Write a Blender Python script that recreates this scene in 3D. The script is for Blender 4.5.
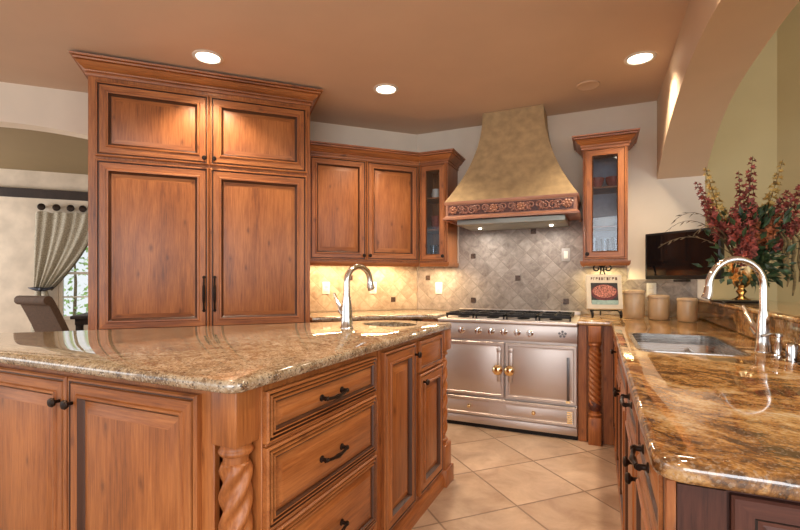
import bpy, bmesh, math, random
from math import pi, sin, cos, radians as R
from mathutils import Vector, Matrix, noise
random.seed(11)
SC = bpy.context.scene
COL = SC.collection
for o in list(bpy.data.objects): bpy.data.objects.remove(o, do_unlink=True)

# ------------------------------------------------------------------ camera, world, lights, exposure
cam_d = bpy.data.cameras.new('camera'); CAM = bpy.data.objects.new('camera', cam_d); COL.objects.link(CAM)
CAM.location = (0, 0, 1.22); CAM.rotation_euler = (R(90), 0, R(23.9))
cam_d.sensor_width = 36; cam_d.lens = 448/800*36; cam_d.shift_y = 15/800; cam_d.clip_start = .02
SC.camera = CAM
W = bpy.data.worlds.new('daylight'); SC.world = W; W.use_nodes = True
bg = W.node_tree.nodes['Background']; bg.inputs[0].default_value = (.93, .97, 1, 1); bg.inputs[1].default_value = .7
SC.view_settings.view_transform = 'Standard'; SC.view_settings.look = 'None'
SC.view_settings.gamma = 1; SC.view_settings.use_curve_mapping = False
SC.view_settings.exposure = 0.54
SC.cycles.max_bounces = 10; SC.cycles.caustics_reflective = False; SC.cycles.caustics_refractive = False
SC.cycles.sample_clamp_indirect = 4.0

def area(name, loc, target, sx, sy, power, color):
    d = bpy.data.lights.new(name, 'AREA'); d.shape = 'RECTANGLE'; d.size = sx; d.size_y = sy; d.energy = power; d.color = color
    o = bpy.data.objects.new(name, d); COL.objects.link(o); o.location = loc
    o.rotation_euler = (Vector(target)-Vector(loc)).to_track_quat('-Z', 'Y').to_euler(); return o
area('fill_light_behind', (.5, -3.5, 1.7), (-2.3, 2.4, 1.5), 3.2, 2.0, 70, (.95, .97, 1))  # added fill behind the viewer standing in for daylight, no window built there
area('fill_light_left', (-6.6, -2.2, 1.6), (-1.5, 2.2, 1.3), 2.4, 1.8, 18, (.95, .97, 1))  # unseen fill added from the left, not a window of the room
area('fill_light_dining', (-7.9, 1.2, 1.6), (-5.6, 3.4, 1.4), 1.6, 1.6, 65, (1, .98, .95))  # extra fill added inside the dining room, away from its window
area('fill_light_nook', (3.7, -.6, 1.7), (.9, 3.6, 1.4), 1.6, 1.6, 30, (1, .97, .93))  # unseen fill added to light the nook, no window built

# ------------------------------------------------------------------ node materials
def new_mat(name):
    m = bpy.data.materials.new(name); m.use_nodes = True
    nt = m.node_tree; b = nt.nodes['Principled BSDF']; return m, nt, b
def N(nt, typ, **kw):
    n = nt.nodes.new(typ)
    for k, v in kw.items():
        if k in n.inputs: n.inputs[k].default_value = v
        else: setattr(n, k, v)
    return n
def ramp(nt, stops, fac=None, interp='LINEAR'):
    r = nt.nodes.new('ShaderNodeValToRGB'); cr = r.color_ramp; cr.interpolation = interp
    while len(cr.elements) < len(stops): cr.elements.new(.5)
    for e, (p, c) in zip(cr.elements, stops): e.position = p; e.color = (c[0], c[1], c[2], 1)
    if fac is not None: nt.links.new(fac, r.inputs[0])
    return r
def math_n(nt, op, a, b=None, c=None):
    n = nt.nodes.new('ShaderNodeMath'); n.operation = op
    for i, v in enumerate((a, b, c)):
        if v is None: continue
        if isinstance(v, (int, float)): n.inputs[i].default_value = v
        else: nt.links.new(v, n.inputs[i])
    return n.outputs[0]
def mixc(nt, fac, a, b, blend='MIX'):
    n = nt.nodes.new('ShaderNodeMix'); n.data_type = 'RGBA'; n.blend_type = blend
    for i, v in ((0, fac), (6, a), (7, b)):
        if isinstance(v, (int, float)): n.inputs[i].default_value = v
        elif isinstance(v, tuple): n.inputs[i].default_value = (v[0], v[1], v[2], 1)
        else: nt.links.new(v, n.inputs[i])
    return n.outputs[2]
def bump(nt, b, h, strength=.2, dist=.004):
    n = nt.nodes.new('ShaderNodeBump'); n.inputs['Strength'].default_value = strength; n.inputs['Distance'].default_value = dist
    nt.links.new(h, n.inputs['Height']); nt.links.new(n.outputs[0], b.inputs['Normal'])
def coords(nt, scale=(1, 1, 1), rot=(0, 0, 0), rnd=0.0):
    tc = nt.nodes.new('ShaderNodeTexCoord'); mp = nt.nodes.new('ShaderNodeMapping')
    mp.inputs['Scale'].default_value = scale; mp.inputs['Rotation'].default_value = rot
    nt.links.new(tc.outputs['Object'], mp.inputs['Vector'])
    if rnd:
        oi = nt.nodes.new('ShaderNodeObjectInfo'); v = nt.nodes.new('ShaderNodeVectorMath'); v.operation = 'SCALE'
        cb = nt.nodes.new('ShaderNodeCombineXYZ')
        for i in range(3): nt.links.new(oi.outputs['Random'], cb.inputs[i])
        v.inputs[3].default_value = rnd; nt.links.new(cb.outputs[0], v.inputs[0]); nt.links.new(v.outputs[0], mp.inputs['Location'])
    return mp.outputs[0]
def plain(name, col, rough=.5, metal=0, noise_amt=.06, nscale=25, spec=None, bump_s=0):
    m, nt, b = new_mat(name)
    v = coords(nt)
    n = N(nt, 'ShaderNodeTexNoise', Scale=nscale, Detail=4.0); nt.links.new(v, n.inputs['Vector'])
    lo = tuple(max(0, c*(1-noise_amt*2)) for c in col); hi = tuple(min(1, c*(1+noise_amt*2)) for c in col)
    r = ramp(nt, [(.3, lo), (.7, hi)], n.outputs[0]); nt.links.new(r.outputs[0], b.inputs['Base Color'])
    b.inputs['Roughness'].default_value = rough; b.inputs['Metallic'].default_value = metal
    if spec is not None: b.inputs['Specular IOR Level'].default_value = spec
    if bump_s: bump(nt, b, n.outputs[0], bump_s)
    return m
def wood(name, light, mid, dark, horiz=False, rough=.42, knots=True, coat=.42):
    m, nt, b = new_mat(name)
    s = (2.2, 14, 14) if horiz else (14, 14, 2.2)
    v = coords(nt, s, rnd=37.0)
    n1 = N(nt, 'ShaderNodeTexNoise', Scale=.55, Detail=5.0, Roughness=.6, Distortion=.6); nt.links.new(v, n1.inputs['Vector'])
    s2 = (3, 60, 60) if horiz else (60, 60, 3)
    v2 = coords(nt, s2, rnd=21.0)
    n2 = N(nt, 'ShaderNodeTexNoise', Scale=2.2, Detail=6.0, Roughness=.7); nt.links.new(v2, n2.inputs['Vector'])
    f = math_n(nt, 'ADD', math_n(nt, 'MULTIPLY', n1.outputs[0], .50), math_n(nt, 'MULTIPLY', n2.outputs[0], .50))
    r = ramp(nt, [(.35, dark), (.47, mid), (.60, light)], f)
    col = r.outputs[0]
    if knots:
        s3 = (2.0, 4.4, 4.4) if horiz else (4.4, 4.4, 2.0)
        v3 = coords(nt, s3, (R(90), 0, 0), rnd=11.0)
        vo = N(nt, 'ShaderNodeTexVoronoi', Scale=1.15, Randomness=1.0, voronoi_dimensions='2D'); nt.links.new(v3, vo.inputs['Vector'])
        nd = N(nt, 'ShaderNodeTexNoise', Scale=9.0, Detail=3.0); nt.links.new(v3, nd.inputs['Vector'])
        dd = math_n(nt, 'ADD', vo.outputs['Distance'], math_n(nt, 'MULTIPLY', nd.outputs[0], .10))
        kr = ramp(nt, [(.07, (1, 1, 1)), (.09, (.5, .5, .5)), (.14, (0, 0, 0))], dd)
        col = mixc(nt, math_n(nt, 'MULTIPLY', kr.outputs[0], .6), col, (dark[0]*.55, dark[1]*.45, dark[2]*.4))
    nt.links.new(col, b.inputs['Base Color'])
    b.inputs['Specular IOR Level'].default_value = .4; b.inputs['Roughness'].default_value = rough; b.inputs['Coat Weight'].default_value = coat; b.inputs['Coat Roughness'].default_value = .36
    bump(nt, b, n2.outputs[0], .12, .0015)
    return m
def granite(name, bias=0.0, coarse=1.0, stretch=(3.2, 9, 6), speck=.75, pal=0, lowf=0.0):
    m, nt, b = new_mat(name)
    v = coords(nt, (coarse, coarse*1.0, coarse), (0, 0, R(28)))
    wn = N(nt, 'ShaderNodeTexNoise', Scale=2.6, Detail=4.0); nt.links.new(v, wn.inputs['Vector'])
    w = nt.nodes.new('ShaderNodeVectorMath'); w.operation = 'MULTIPLY_ADD'
    nt.links.new(wn.outputs['Color'], w.inputs[0]); w.inputs[1].default_value = (.55, .55, .55); nt.links.new(v, w.inputs[2])
    mp = nt.nodes.new('ShaderNodeMapping'); mp.inputs['Scale'].default_value = stretch; nt.links.new(w.outputs[0], mp.inputs['Vector'])
    n1 = N(nt, 'ShaderNodeTexNoise', Scale=1.4, Detail=8.0, Roughness=.68, Distortion=.8); nt.links.new(mp.outputs[0], n1.inputs['Vector'])
    n2 = N(nt, 'ShaderNodeTexNoise', Scale=55, Detail=5.0, Roughness=.7); nt.links.new(v, n2.inputs['Vector'])
    vo = N(nt, 'ShaderNodeTexVoronoi', Scale=230*coarse, Randomness=1.0); nt.links.new(v, vo.inputs['Vector'])
    f = math_n(nt, 'ADD', math_n(nt, 'MULTIPLY', n1.outputs[0], .78), math_n(nt, 'MULTIPLY', n2.outputs[0], .34))
    f = math_n(nt, 'ADD', f, -.06+bias)
    n3 = N(nt, 'ShaderNodeTexNoise', Scale=3.0, Detail=3.0, Distortion=1.0); nt.links.new(w.outputs[0], n3.inputs['Vector'])
    f = math_n(nt, 'ADD', f, math_n(nt, 'MULTIPLY', math_n(nt, 'ADD', n3.outputs[0], -.5), lowf))
    PAL = [[(.28, (.022, .012, .007)), (.40, (.085, .040, .016)), (.475, (.27, .125, .037)), (.54, (.47, .25, .08)), (.61, (.58, .38, .17)), (.70, (.64, .52, .36)), (.80, (.42, .36, .29))],
           [(.30, (.045, .03, .023)), (.40, (.15, .09, .055)), (.475, (.22, .15, .085)), (.54, (.33, .235, .14)), (.61, (.42, .325, .215)), (.70, (.52, .45, .34)), (.80, (.32, .30, .28))]][pal]
    r = ramp(nt, PAL, f)
    sep = nt.nodes.new('ShaderNodeSeparateColor'); nt.links.new(vo.outputs['Color'], sep.inputs[0])
    sp = ramp(nt, [(.0, (.0, .0, .0)), (.80, (0, 0, 0)), (.86, (1, 1, 1))], sep.outputs[0])
    col = mixc(nt, math_n(nt, 'MULTIPLY', sp.outputs[0], speck), r.outputs[0], (.05, .035, .03))
    sp2 = ramp(nt, [(.0, (1, 1, 1)), (.13, (1, 1, 1)), (.17, (0, 0, 0))], sep.outputs[1])
    col = mixc(nt, math_n(nt, 'MULTIPLY', sp2.outputs[0], speck*.6), col, (.68, .6, .48))
    nt.links.new(col, b.inputs['Base Color'])
    b.inputs['Roughness'].default_value = .045; b.inputs['Specular IOR Level'].default_value = .85; b.inputs['IOR'].default_value = 1.75
    return m
def tiles(name, size, groutw, c_lo, c_hi, grout, rot, org, plane='xy', rough=.35, mott=6.0, bs=.5):
    m, nt, b = new_mat(name)
    tc = nt.nodes.new('ShaderNodeTexCoord'); sp = nt.nodes.new('ShaderNodeSeparateXYZ'); nt.links.new(tc.outputs['Object'], sp.inputs[0])
    u0, v0 = (sp.outputs[0], sp.outputs[1]) if plane == 'xy' else (sp.outputs[0], sp.outputs[2])
    u0 = math_n(nt, 'ADD', u0, -org[0]); v0 = math_n(nt, 'ADD', v0, -org[1])
    u = math_n(nt, 'ADD', math_n(nt, 'MULTIPLY', u0, cos(rot)/size), math_n(nt, 'MULTIPLY', v0, sin(rot)/size))
    v = math_n(nt, 'ADD', math_n(nt, 'MULTIPLY', u0, -sin(rot)/size), math_n(nt, 'MULTIPLY', v0, cos(rot)/size))
    def edge(a):
        fr = math_n(nt, 'FRACT', a); return math_n(nt, 'MINIMUM', fr, math_n(nt, 'SUBTRACT', 1.0, fr))
    nz = N(nt, 'ShaderNodeTexNoise', Scale=30.0, Detail=4.0); nt.links.new(tc.outputs['Object'], nz.inputs['Vector'])
    d = math_n(nt, 'MINIMUM', edge(u), edge(v))
    d = math_n(nt, 'ADD', d, math_n(nt, 'MULTIPLY', math_n(nt, 'ADD', nz.outputs[0], -.5), groutw*.8))
    g = N(nt, 'ShaderNodeMapRange'); g.inputs[1].default_value = groutw*.7; g.inputs[2].default_value = groutw*1.5; nt.links.new(d, g.inputs[0])
    cb = nt.nodes.new('ShaderNodeCombineXYZ')
    nt.links.new(math_n(nt, 'FLOOR', u), cb.inputs[0]); nt.links.new(math_n(nt, 'FLOOR', v), cb.inputs[1])
    wn = nt.nodes.new('ShaderNodeTexWhiteNoise'); nt.links.new(cb.outputs[0], wn.inputs['Vector'])
    vv = nt.nodes.new('ShaderNodeVectorMath'); vv.operation = 'MULTIPLY_ADD'
    nt.links.new(wn.outputs['Color'], vv.inputs[0]); vv.inputs[1].default_value = (7, 7, 7); nt.links.new(tc.outputs['Object'], vv.inputs[2])
    n1 = N(nt, 'ShaderNodeTexNoise', Scale=mott, Detail=7.0, Roughness=.65, Distortion=.5); nt.links.new(vv.outputs[0], n1.inputs['Vector'])
    f = math_n(nt, 'ADD', math_n(nt, 'MULTIPLY', n1.outputs[0], .9), math_n(nt, 'MULTIPLY', math_n(nt, 'ADD', wn.outputs['Value'], -.5), .18))
    r = ramp(nt, [(.25, c_lo), (.68, c_hi)], f)
    col = mixc(nt, g.outputs[0], grout, r.outputs[0])
    nt.links.new(col, b.inputs['Base Color']); b.inputs['Roughness'].default_value = rough
    h = math_n(nt, 'ADD', g.outputs[0], math_n(nt, 'MULTIPLY', n1.outputs[0], .3))
    bump(nt, b, h, bs, .003)
    return m
def steel(name, col=(.62, .60, .58), rough=.27, horiz=True, metal=1.0):
    m, nt, b = new_mat(name)
    v = coords(nt, (3, 3, 420) if horiz else (420, 420, 3))
    n = N(nt, 'ShaderNodeTexNoise', Scale=2.0, Detail=3.0); nt.links.new(v, n.inputs['Vector'])
    r = ramp(nt, [(.3, tuple(c*.92 for c in col)), (.7, col)], n.outputs[0]); nt.links.new(r.outputs[0], b.inputs['Base Color'])
    b.inputs['Metallic'].default_value = metal
    rr = ramp(nt, [(.3, (rough*.8,)*3), (.7, (rough*1.2,)*3)], n.outputs[0]); nt.links.new(rr.outputs[0], b.inputs['Roughness'])
    return m
def clear_glass(name, tint=(1, 1, 1), refl=.5):
    m, nt, b = new_mat(name); nt.nodes.remove(b); out = nt.nodes['Material Output']
    t = N(nt, 'ShaderNodeBsdfTransparent'); t.inputs[0].default_value = (*tint, 1)
    g = N(nt, 'ShaderNodeBsdfGlossy'); g.inputs['Roughness'].default_value = .02
    fr = N(nt, 'ShaderNodeFresnel', IOR=1.5); mx = N(nt, 'ShaderNodeMixShader')
    nt.links.new(math_n(nt, 'MULTIPLY', fr.outputs[0], refl), mx.inputs[0]); nt.links.new(t.outputs[0], mx.inputs[1]); nt.links.new(g.outputs[0], mx.inputs[2])
    nt.links.new(mx.outputs[0], out.inputs[0]); return m
def emit(name, col, s):
    m, nt, b = new_mat(name); b.inputs['Base Color'].default_value = (*col, 1)
    b.inputs['Emission Color'].default_value = (*col, 1); b.inputs['Emission Strength'].default_value = s; return m

WL, WM, WD = (.47, .172, .048), (.32, .102, .025), (.15, .044, .012)
M = {}
M['wv'] = wood('alder_vertical', WL, WM, WD)
M['wh'] = wood('alder_horizontal', WL, WM, WD, horiz=True)
M['glaze'] = wood('alder_glazed_groove', (.09, .030, .011), (.065, .021, .008), (.04, .013, .006), knots=False)
M['cherry'] = wood('dark_red_brown_wood', (.11, .038, .025), (.075, .025, .016), (.028, .01, .007), knots=False, coat=0, rough=.5)  # end panel wood, darker red-brown than the alder fronts
M['redbrownh'] = wood('dark_red_brown_horizontal', (.12, .042, .027), (.08, .027, .018), (.03, .01, .007), horiz=True, knots=False, coat=0, rough=.5)
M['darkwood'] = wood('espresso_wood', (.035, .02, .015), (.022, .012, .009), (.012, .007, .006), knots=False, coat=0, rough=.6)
WOOD = [M['wv'], M['wh'], M['glaze']]
REDBROWN = [M['cherry'], M['redbrownh'], M['darkwood']]
M['gran_i'] = granite('granite_island', .05, 1.0, (9, 14, 12), .75, 1, .12)
M['gran_c'] = granite('granite_counter', .01, 1.0, (2.2, 9, 5), .35, 0, .62)
M['floor'] = tiles('travertine_floor', .465, .010, (.38, .25, .165), (.68, .51, .37), (.25, .165, .11), R(45), (-.402, 2.467), rough=.33, mott=4.5)
TS = .1095
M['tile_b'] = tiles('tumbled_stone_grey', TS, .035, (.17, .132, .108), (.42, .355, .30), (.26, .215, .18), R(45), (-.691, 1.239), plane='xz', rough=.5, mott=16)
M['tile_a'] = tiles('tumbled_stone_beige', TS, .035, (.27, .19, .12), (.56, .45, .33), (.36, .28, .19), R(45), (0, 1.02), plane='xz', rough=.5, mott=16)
M['wall'] = plain('painted_wall_warm_white', (.80, .72, .60), .85, nscale=3, noise_amt=.02)
M['wall_nook'] = plain('wall_olive_light_tint', (.54, .45, .235), .85, nscale=3, noise_amt=.02)  # beige wall with the nook's dim greenish light put into its colour
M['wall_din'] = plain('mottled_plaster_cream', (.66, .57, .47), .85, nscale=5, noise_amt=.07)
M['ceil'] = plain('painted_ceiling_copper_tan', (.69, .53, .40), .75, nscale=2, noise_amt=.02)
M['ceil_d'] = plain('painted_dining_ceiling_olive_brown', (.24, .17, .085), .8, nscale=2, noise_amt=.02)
M['beam'] = plain('painted_arch_tan', (.64, .475, .32), .7, nscale=2, noise_amt=.02)
M['plaster'] = plain('troweled_plaster_gold', (.42, .295, .15), .75, nscale=16, noise_amt=.09, bump_s=.35)
M['steel'] = steel('brushed_steel', (.60, .53, .49), .42)
M['steel_dark'] = steel('dark_steel', (.16, .15, .15), .35)
M['liner'] = steel('hood_liner_steel', (.36, .36, .32), .55)
M['chrome'] = plain('satin_nickel', (.72, .70, .68), .14, 1, .02)
M['sinksteel'] = steel('sink_steel', (.50, .48, .46), .25)
M['iron'] = plain('black_iron', (.014, .012, .012), .42, .6, .1)
M['bronze'] = plain('oil_rubbed_bronze', (.03, .018, .013), .38, .7, .15)
M['brass'] = plain('polished_brass', (.78, .56, .28), .13, 1, .03)
M['black'] = plain('black_plastic', (.012, .012, .013), .3, 0, .1)
M['screen'] = plain('tv_screen_glass', (.006, .006, .007), .05, 0, .05)
M['glass'] = clear_glass('cabinet_glass', (.90, .93, .97), 1.0)
M['wglass'] = clear_glass('window_glass', (.97, .98, .98), .6)
M['drink'] = clear_glass('drinking_glass', (.86, .9, .92), 1.6)
M['white'] = plain('white_plastic', (.82, .78, .70), .4, 0, .01)
M['ceramic'] = plain('cream_ceramic', (.46, .32, .18), .3, 0, .05, 14)
M['lid'] = plain('wooden_lid', (.52, .36, .21), .45, 0, .06, 30)
M['plate'] = plain('cream_plate', (.78, .72, .60), .25, 0, .02)
M['greyback'] = plain('grey_blue_cabinet_back', (.42, .43, .47), .4, 0, .05)
M['greyplate'] = plain('grey_cover_plate', (.36, .33, .30), .45, 0, .03)
M['red'] = plain('red_glaze', (.42, .10, .07), .25, 0, .15, 30)
M['carve'] = plain('carved_wood_dark', (.10, .032, .022), .4, 0, .25, 60)
M['carvehi'] = plain('carved_wood_highlight', (.30, .135, .095), .4, 0, .25, 60)
M['frame_red'] = wood('reddish_frame_wood', (.55, .27, .17), (.42, .19, .11), (.28, .10, .055), horiz=True, knots=False)
M['accent'] = plain('bronze_accent_tile', (.07, .04, .026), .35, .3, .3, 60)
M['lamp'] = emit('lamp_lens', (1, .88, .70), 6)
M['curtain'] = plain('burlap_curtain', (.38, .345, .275), .9, 0, .22, 90)
M['curtrim'] = plain('dark_curtain_trim', (.085, .065, .035), .8, 0, .2, 60)
M['uphol'] = plain('brown_upholstery', (.085, .045, .025), .85, 0, .12, 50)
M['leaf'] = plain('dark_green_leaf', (.028, .060, .022), .5, 0, .45, 30)
M['leaf2'] = plain('fresh_green_leaf', (.34, .52, .16), .5, 0, .4, 12)
M['stem'] = plain('dry_stem', (.13, .085, .04), .7, 0, .3, 30)
M['petal_r'] = plain('burgundy_petal', (.28, .062, .045), .6, 0, .45, 40)
M['petal_y'] = plain('ochre_petal', (.46, .31, .09), .6, 0, .35, 40)
M['petal_o'] = plain('orange_petal', (.32, .10, .035), .6, 0, .35, 40)
M['tail'] = plain('hanging_amaranth', (.16, .115, .045), .8, 0, .4, 60)
M['paper'] = plain('cream_book_cover', (.72, .63, .47), .5, 0, .03)
M['ink'] = plain('brown_ink', (.14, .07, .04), .6, 0, .1)
M['teal'] = plain('pale_teal_print', (.33, .46, .40), .5, 0, .1, 50)
M['food'] = plain('tomato_red_print', (.42, .15, .10), .5, 0, .55, 130)
M['foodrim'] = plain('dark_red_print', (.13, .02, .02), .5, 0, .2, 50)
M['photo'] = plain('dark_print', (.03, .025, .02), .5, 0, .2, 50)
M['holdback'] = plain('slate_metal', (.05, .055, .075), .4, .6, .2, 30)

# ------------------------------------------------------------------ mesh builder
class MB:
    def __init__(s): s.bm = bmesh.new(); s.X = Matrix.Identity(4)
    def v(s, p): return s.bm.verts.new(s.X @ Vector(p))
    def f(s, vs, m=0):
        try:
            fc = s.bm.faces.new(vs); fc.material_index = m; return fc
        except ValueError: return None
    def box(s, x0, x1, y0, y1, z0, z1, m=0, bev=0.0, seg=2):
        vs = [s.v((x, y, z)) for x in (x0, x1) for y in (y0, y1) for z in (z0, z1)]
        fs = [s.f([vs[i] for i in q], m) for q in ((0, 1, 3, 2), (4, 6, 7, 5), (0, 4, 5, 1), (2, 3, 7, 6), (0, 2, 6, 4), (1, 5, 7, 3))]
        if bev:
            es = list({e for fc in fs for e in fc.edges})
            r = bmesh.ops.bevel(s.bm, geom=es, offset=bev, segments=seg, affect='EDGES', profile=.5)
            for fc in r['faces']: fc.material_index = m
        return s
    def rings(s, rs, m=0, cap0=True, cap1=True, closed=True, ms=None):
        vr = [[s.v(p) for p in r] for r in rs]; n = len(vr[0])
        for i in range(len(vr)-1):
            for j in range(n if closed else n-1):
                k = (j+1) % n
                s.f([vr[i][j], vr[i][k], vr[i+1][k], vr[i+1][j]], ms[i] if ms else m)
        if cap0: s.f(vr[0][::-1], m)
        if cap1: s.f(vr[-1], m)
        return s
    def lathe(s, prof, c=(0, 0, 0), seg=24, m=0, axis='z', caps=True, sq=1.0, ms=None):
        rs = []
        for r, z in prof:
            ring = []
            for k in range(seg):
                a = 2*pi*k/seg; x, y = r*cos(a), r*sin(a)*sq
                p = {'z': (x, y, z), 'y': (x, -z, y), 'x': (z, x, y)}[axis]
                ring.append((c[0]+p[0], c[1]+p[1], c[2]+p[2]))
            rs.append(ring)
        return s.rings(rs, m, caps, caps, ms=ms)
    def tube(s, pts, r, seg=8, m=0, cap=True):
        pts = [Vector(p) for p in pts]; n = len(pts); rs = []
        t0 = (pts[1]-pts[0]).normalized(); up = Vector((0, 0, 1)) if abs(t0.z) < .9 else Vector((1, 0, 0))
        nrm = t0.cross(up).normalized()
        for i in range(n):
            t = (pts[min(i+1, n-1)]-pts[max(i-1, 0)]).normalized()
            nrm = (nrm-t*nrm.dot(t)).normalized(); b = t.cross(nrm)
            rad = r[i] if isinstance(r, (list, tuple)) else r
            rs.append([pts[i]+(nrm*cos(2*pi*k/seg)+b*sin(2*pi*k/seg))*rad for k in range(seg)])
        return s.rings(rs, m, cap, cap)
    def ball(s, c, r, seg=14, m=0, sz=1.0):
        n = seg//2; return s.lathe([(max(r*sin(pi*i/n), r*.02), -r*cos(pi*i/n)*sz) for i in range(n+1)], c, seg, m)
    def prism(s, poly, z0, z1, m=0):
        return s.rings([[(x, y, z0) for x, y in poly], [(x, y, z1) for x, y in poly]], m)
    def sweep(s, prof, path, m=0, ms=None):
        # prof: (out, z); path: 2D points, outward = right-hand side of travel
        P = [Vector(p) for p in path]; n = len(P); rs = []
        def nr(a, b): d = (b-a).normalized(); return Vector((d.y, -d.x))
        for i in range(n):
            if i == 0: o = nr(P[0], P[1])
            elif i == n-1: o = nr(P[-2], P[-1])
            else:
                a, b = nr(P[i-1], P[i]), nr(P[i], P[i+1]); o = (a+b)/max(.2, 1+a.dot(b))
            rs.append([(P[i].x+o.x*u, P[i].y+o.y*u, z) for u, z in prof])
        return s.rings(rs, m)
    def front(s, x0, x1, z0, z1, prof, horiz=False, cap=True, y=0.0):
        """concentric moulded rectangle in the plane y, prof = (inset, depth towards viewer, slot)"""
        def ring(i, d): return [s.v(p) for p in ((x0+i, y-d, z0+i), (x1-i, y-d, z0+i), (x1-i, y-d, z1-i), (x0+i, y-d, z1-i))]
        prev = ring(prof[0][0], prof[0][1]); first = prev
        for (ins, d, g) in prof[1:]:
            cur = ring(ins, d)
            for j in range(4):
                k = (j+1) % 4
                s.f([prev[j], prev[k], cur[k], cur[j]], g if g is not None else (1 if (j % 2 == 0 or horiz) else 0))
            prev = cur
        if cap: s.f(prev, 1 if horiz else 0)
        s.f(first[::-1], 0)
        return s
    def build(s, name, mats, parent=None, ang=38, loc=None, flat=False):
        bmesh.ops.recalc_face_normals(s.bm, faces=s.bm.faces)
        me = bpy.data.meshes.new(name); s.bm.to_mesh(me); s.bm.free()
        for mm in (mats if isinstance(mats, (list, tuple)) else [mats]): me.materials.append(mm)
        if not flat:
            for p in me.polygons: p.use_smooth = True
            me.set_sharp_from_angle(angle=R(ang))
        o = bpy.data.objects.new(name, me); COL.objects.link(o)
        if parent is not None: o.parent = parent
        if loc is not None: o.location = loc
        return o
def thing(name, label, cat, loc=(0, 0, 0), rz=0.0, group=None):
    o = bpy.data.objects.new(name, None); COL.objects.link(o); o.location = loc; o.rotation_euler = (0, 0, rz)
    o.empty_display_size = .05; o['label'] = label; o['category'] = cat
    if group: o['group'] = group
    return o
def tag(o, label, cat, group=None):
    o['label'] = label; o['category'] = cat
    if group: o['group'] = group
    return o
def struct(o, label=None):
    o['kind'] = 'structure'
    if label: o['label'] = label
    return o
def dup(root, loc, rz, label, group=None):
    r = root.copy(); COL.objects.link(r); r.location = loc; r.rotation_euler = (0, 0, rz); r['label'] = label
    if group: r['group'] = group
    for ch in list(root.children):
        c = ch.copy(); COL.objects.link(c); c.parent = r
        if c.type == 'LIGHT': pass
        for g in list(ch.children):
            d = g.copy(); COL.objects.link(d); d.parent = c
    return r
def arc(c, r, a0, a1, n): return [(c[0]+r*cos(a0+(a1-a0)*i/n), c[1]+r*sin(a0+(a1-a0)*i/n)) for i in range(n+1)]
def round_poly(poly, rad, n=6):
    """round convex/concave corners; rad is a number or list"""
    out = []; L = len(poly)
    for i, p in enumerate(poly):
        r = rad[i] if isinstance(rad, (list, tuple)) else rad
        p = Vector(p); a = (Vector(poly[i-1])-p).normalized(); b = (Vector(poly[(i+1) % L])-p).normalized()
        if r <= 0: out.append(tuple(p)); continue
        th = a.angle(b); t = r/math.tan(th/2); c = p+(a+b).normalized()*(r/sin(th/2))
        s0, s1 = p+a*t-c, p+b*t-c
        a0 = math.atan2(s0.y, s0.x); da = math.atan2(s1.y, s1.x)-a0
        while da > pi: da -= 2*pi
        while da < -pi: da += 2*pi
        out += [(c.x+r*cos(a0+da*k/n), c.y+r*sin(a0+da*k/n)) for k in range(n+1)]
    return out
def inset_poly(poly, d):
    L = len(poly); out = []
    for i in range(L):
        p = Vector(poly[i]); a = (p-Vector(poly[i-1])).normalized(); b = (Vector(poly[(i+1) % L])-p).normalized()
        na, nb = Vector((-a.y, a.x)), Vector((-b.y, b.x)); o = (na+nb)/max(.3, 1+na.dot(nb)); out.append((p.x+o.x*d, p.y+o.y*d))
    return out
def slab(name, poly, z0, z1, mat, holes=(), parent=None, edge=True):
    """stone slab with an eased edge; poly counter-clockwise"""
    mb = MB(); bm = mb.bm
    prof = [(.012, z0), (.003, z0+.004), (0, z0+.012), (0, z1-.012), (.003, z1-.004), (.011, z1)] if edge else [(0, z0), (0, z1)]
    rs = [[mb.v((x, y, z)) for x, y in inset_poly(poly, d)] for d, z in prof]
    n = len(poly)
    for i in range(len(rs)-1):
        for j in range(n): mb.f([rs[i][j], rs[i][(j+1) % n], rs[i+1][(j+1) % n], rs[i+1][j]])
    hv = []
    for h in holes:
        a = [mb.v((x, y, z0)) for x, y in h]; b = [mb.v((x, y, z1)) for x, y in h]; k = len(h)
        for j in range(k): mb.f([a[j], a[(j+1) % k], b[(j+1) % k], b[j]])
        hv.append((a, b))
    for lv, idx in ((rs[0], 0), (rs[-1], 1)):
        es = []
        for ring in [lv]+[h[idx] for h in hv]:
            for j in range(len(ring)):
                e = bm.edges.get((ring[j], ring[(j+1) % len(ring)]))
                if e: es.append(e)
        bmesh.ops.triangle_fill(bm, edges=es, use_beauty=True, use_dissolve=False)
    return mb.build(name, mat, parent, ang=50)
def wall_poly(name, pts_uz, origin, uv, nv, thick, mat, holes=()):
    """wall: outline in (u,z), u runs along uv from origin; thickness goes along nv"""
    o = Vector((origin[0], origin[1], 0)); u = Vector((uv[0], uv[1], 0)); nn = Vector((nv[0], nv[1], 0))
    mb = MB(); bm = mb.bm
    loops = [pts_uz]+list(holes); fr = []; bk = []
    for lp in loops:
        fr.append([mb.v(o+u*a+Vector((0, 0, z))) for a, z in lp]); bk.append([mb.v(o+u*a+nn*thick+Vector((0, 0, z))) for a, z in lp])
        k = len(lp)
        for j in range(k): mb.f([fr[-1][j], fr[-1][(j+1) % k], bk[-1][(j+1) % k], bk[-1][j]])
    for side in (fr, bk):
        es = [bm.edges.get((r[j], r[(j+1) % len(r)])) for r in side for j in range(len(r))]
        bmesh.ops.triangle_fill(bm, edges=es, use_beauty=True, use_dissolve=False)
    return struct(mb.build(name, mat, ang=30))

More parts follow.
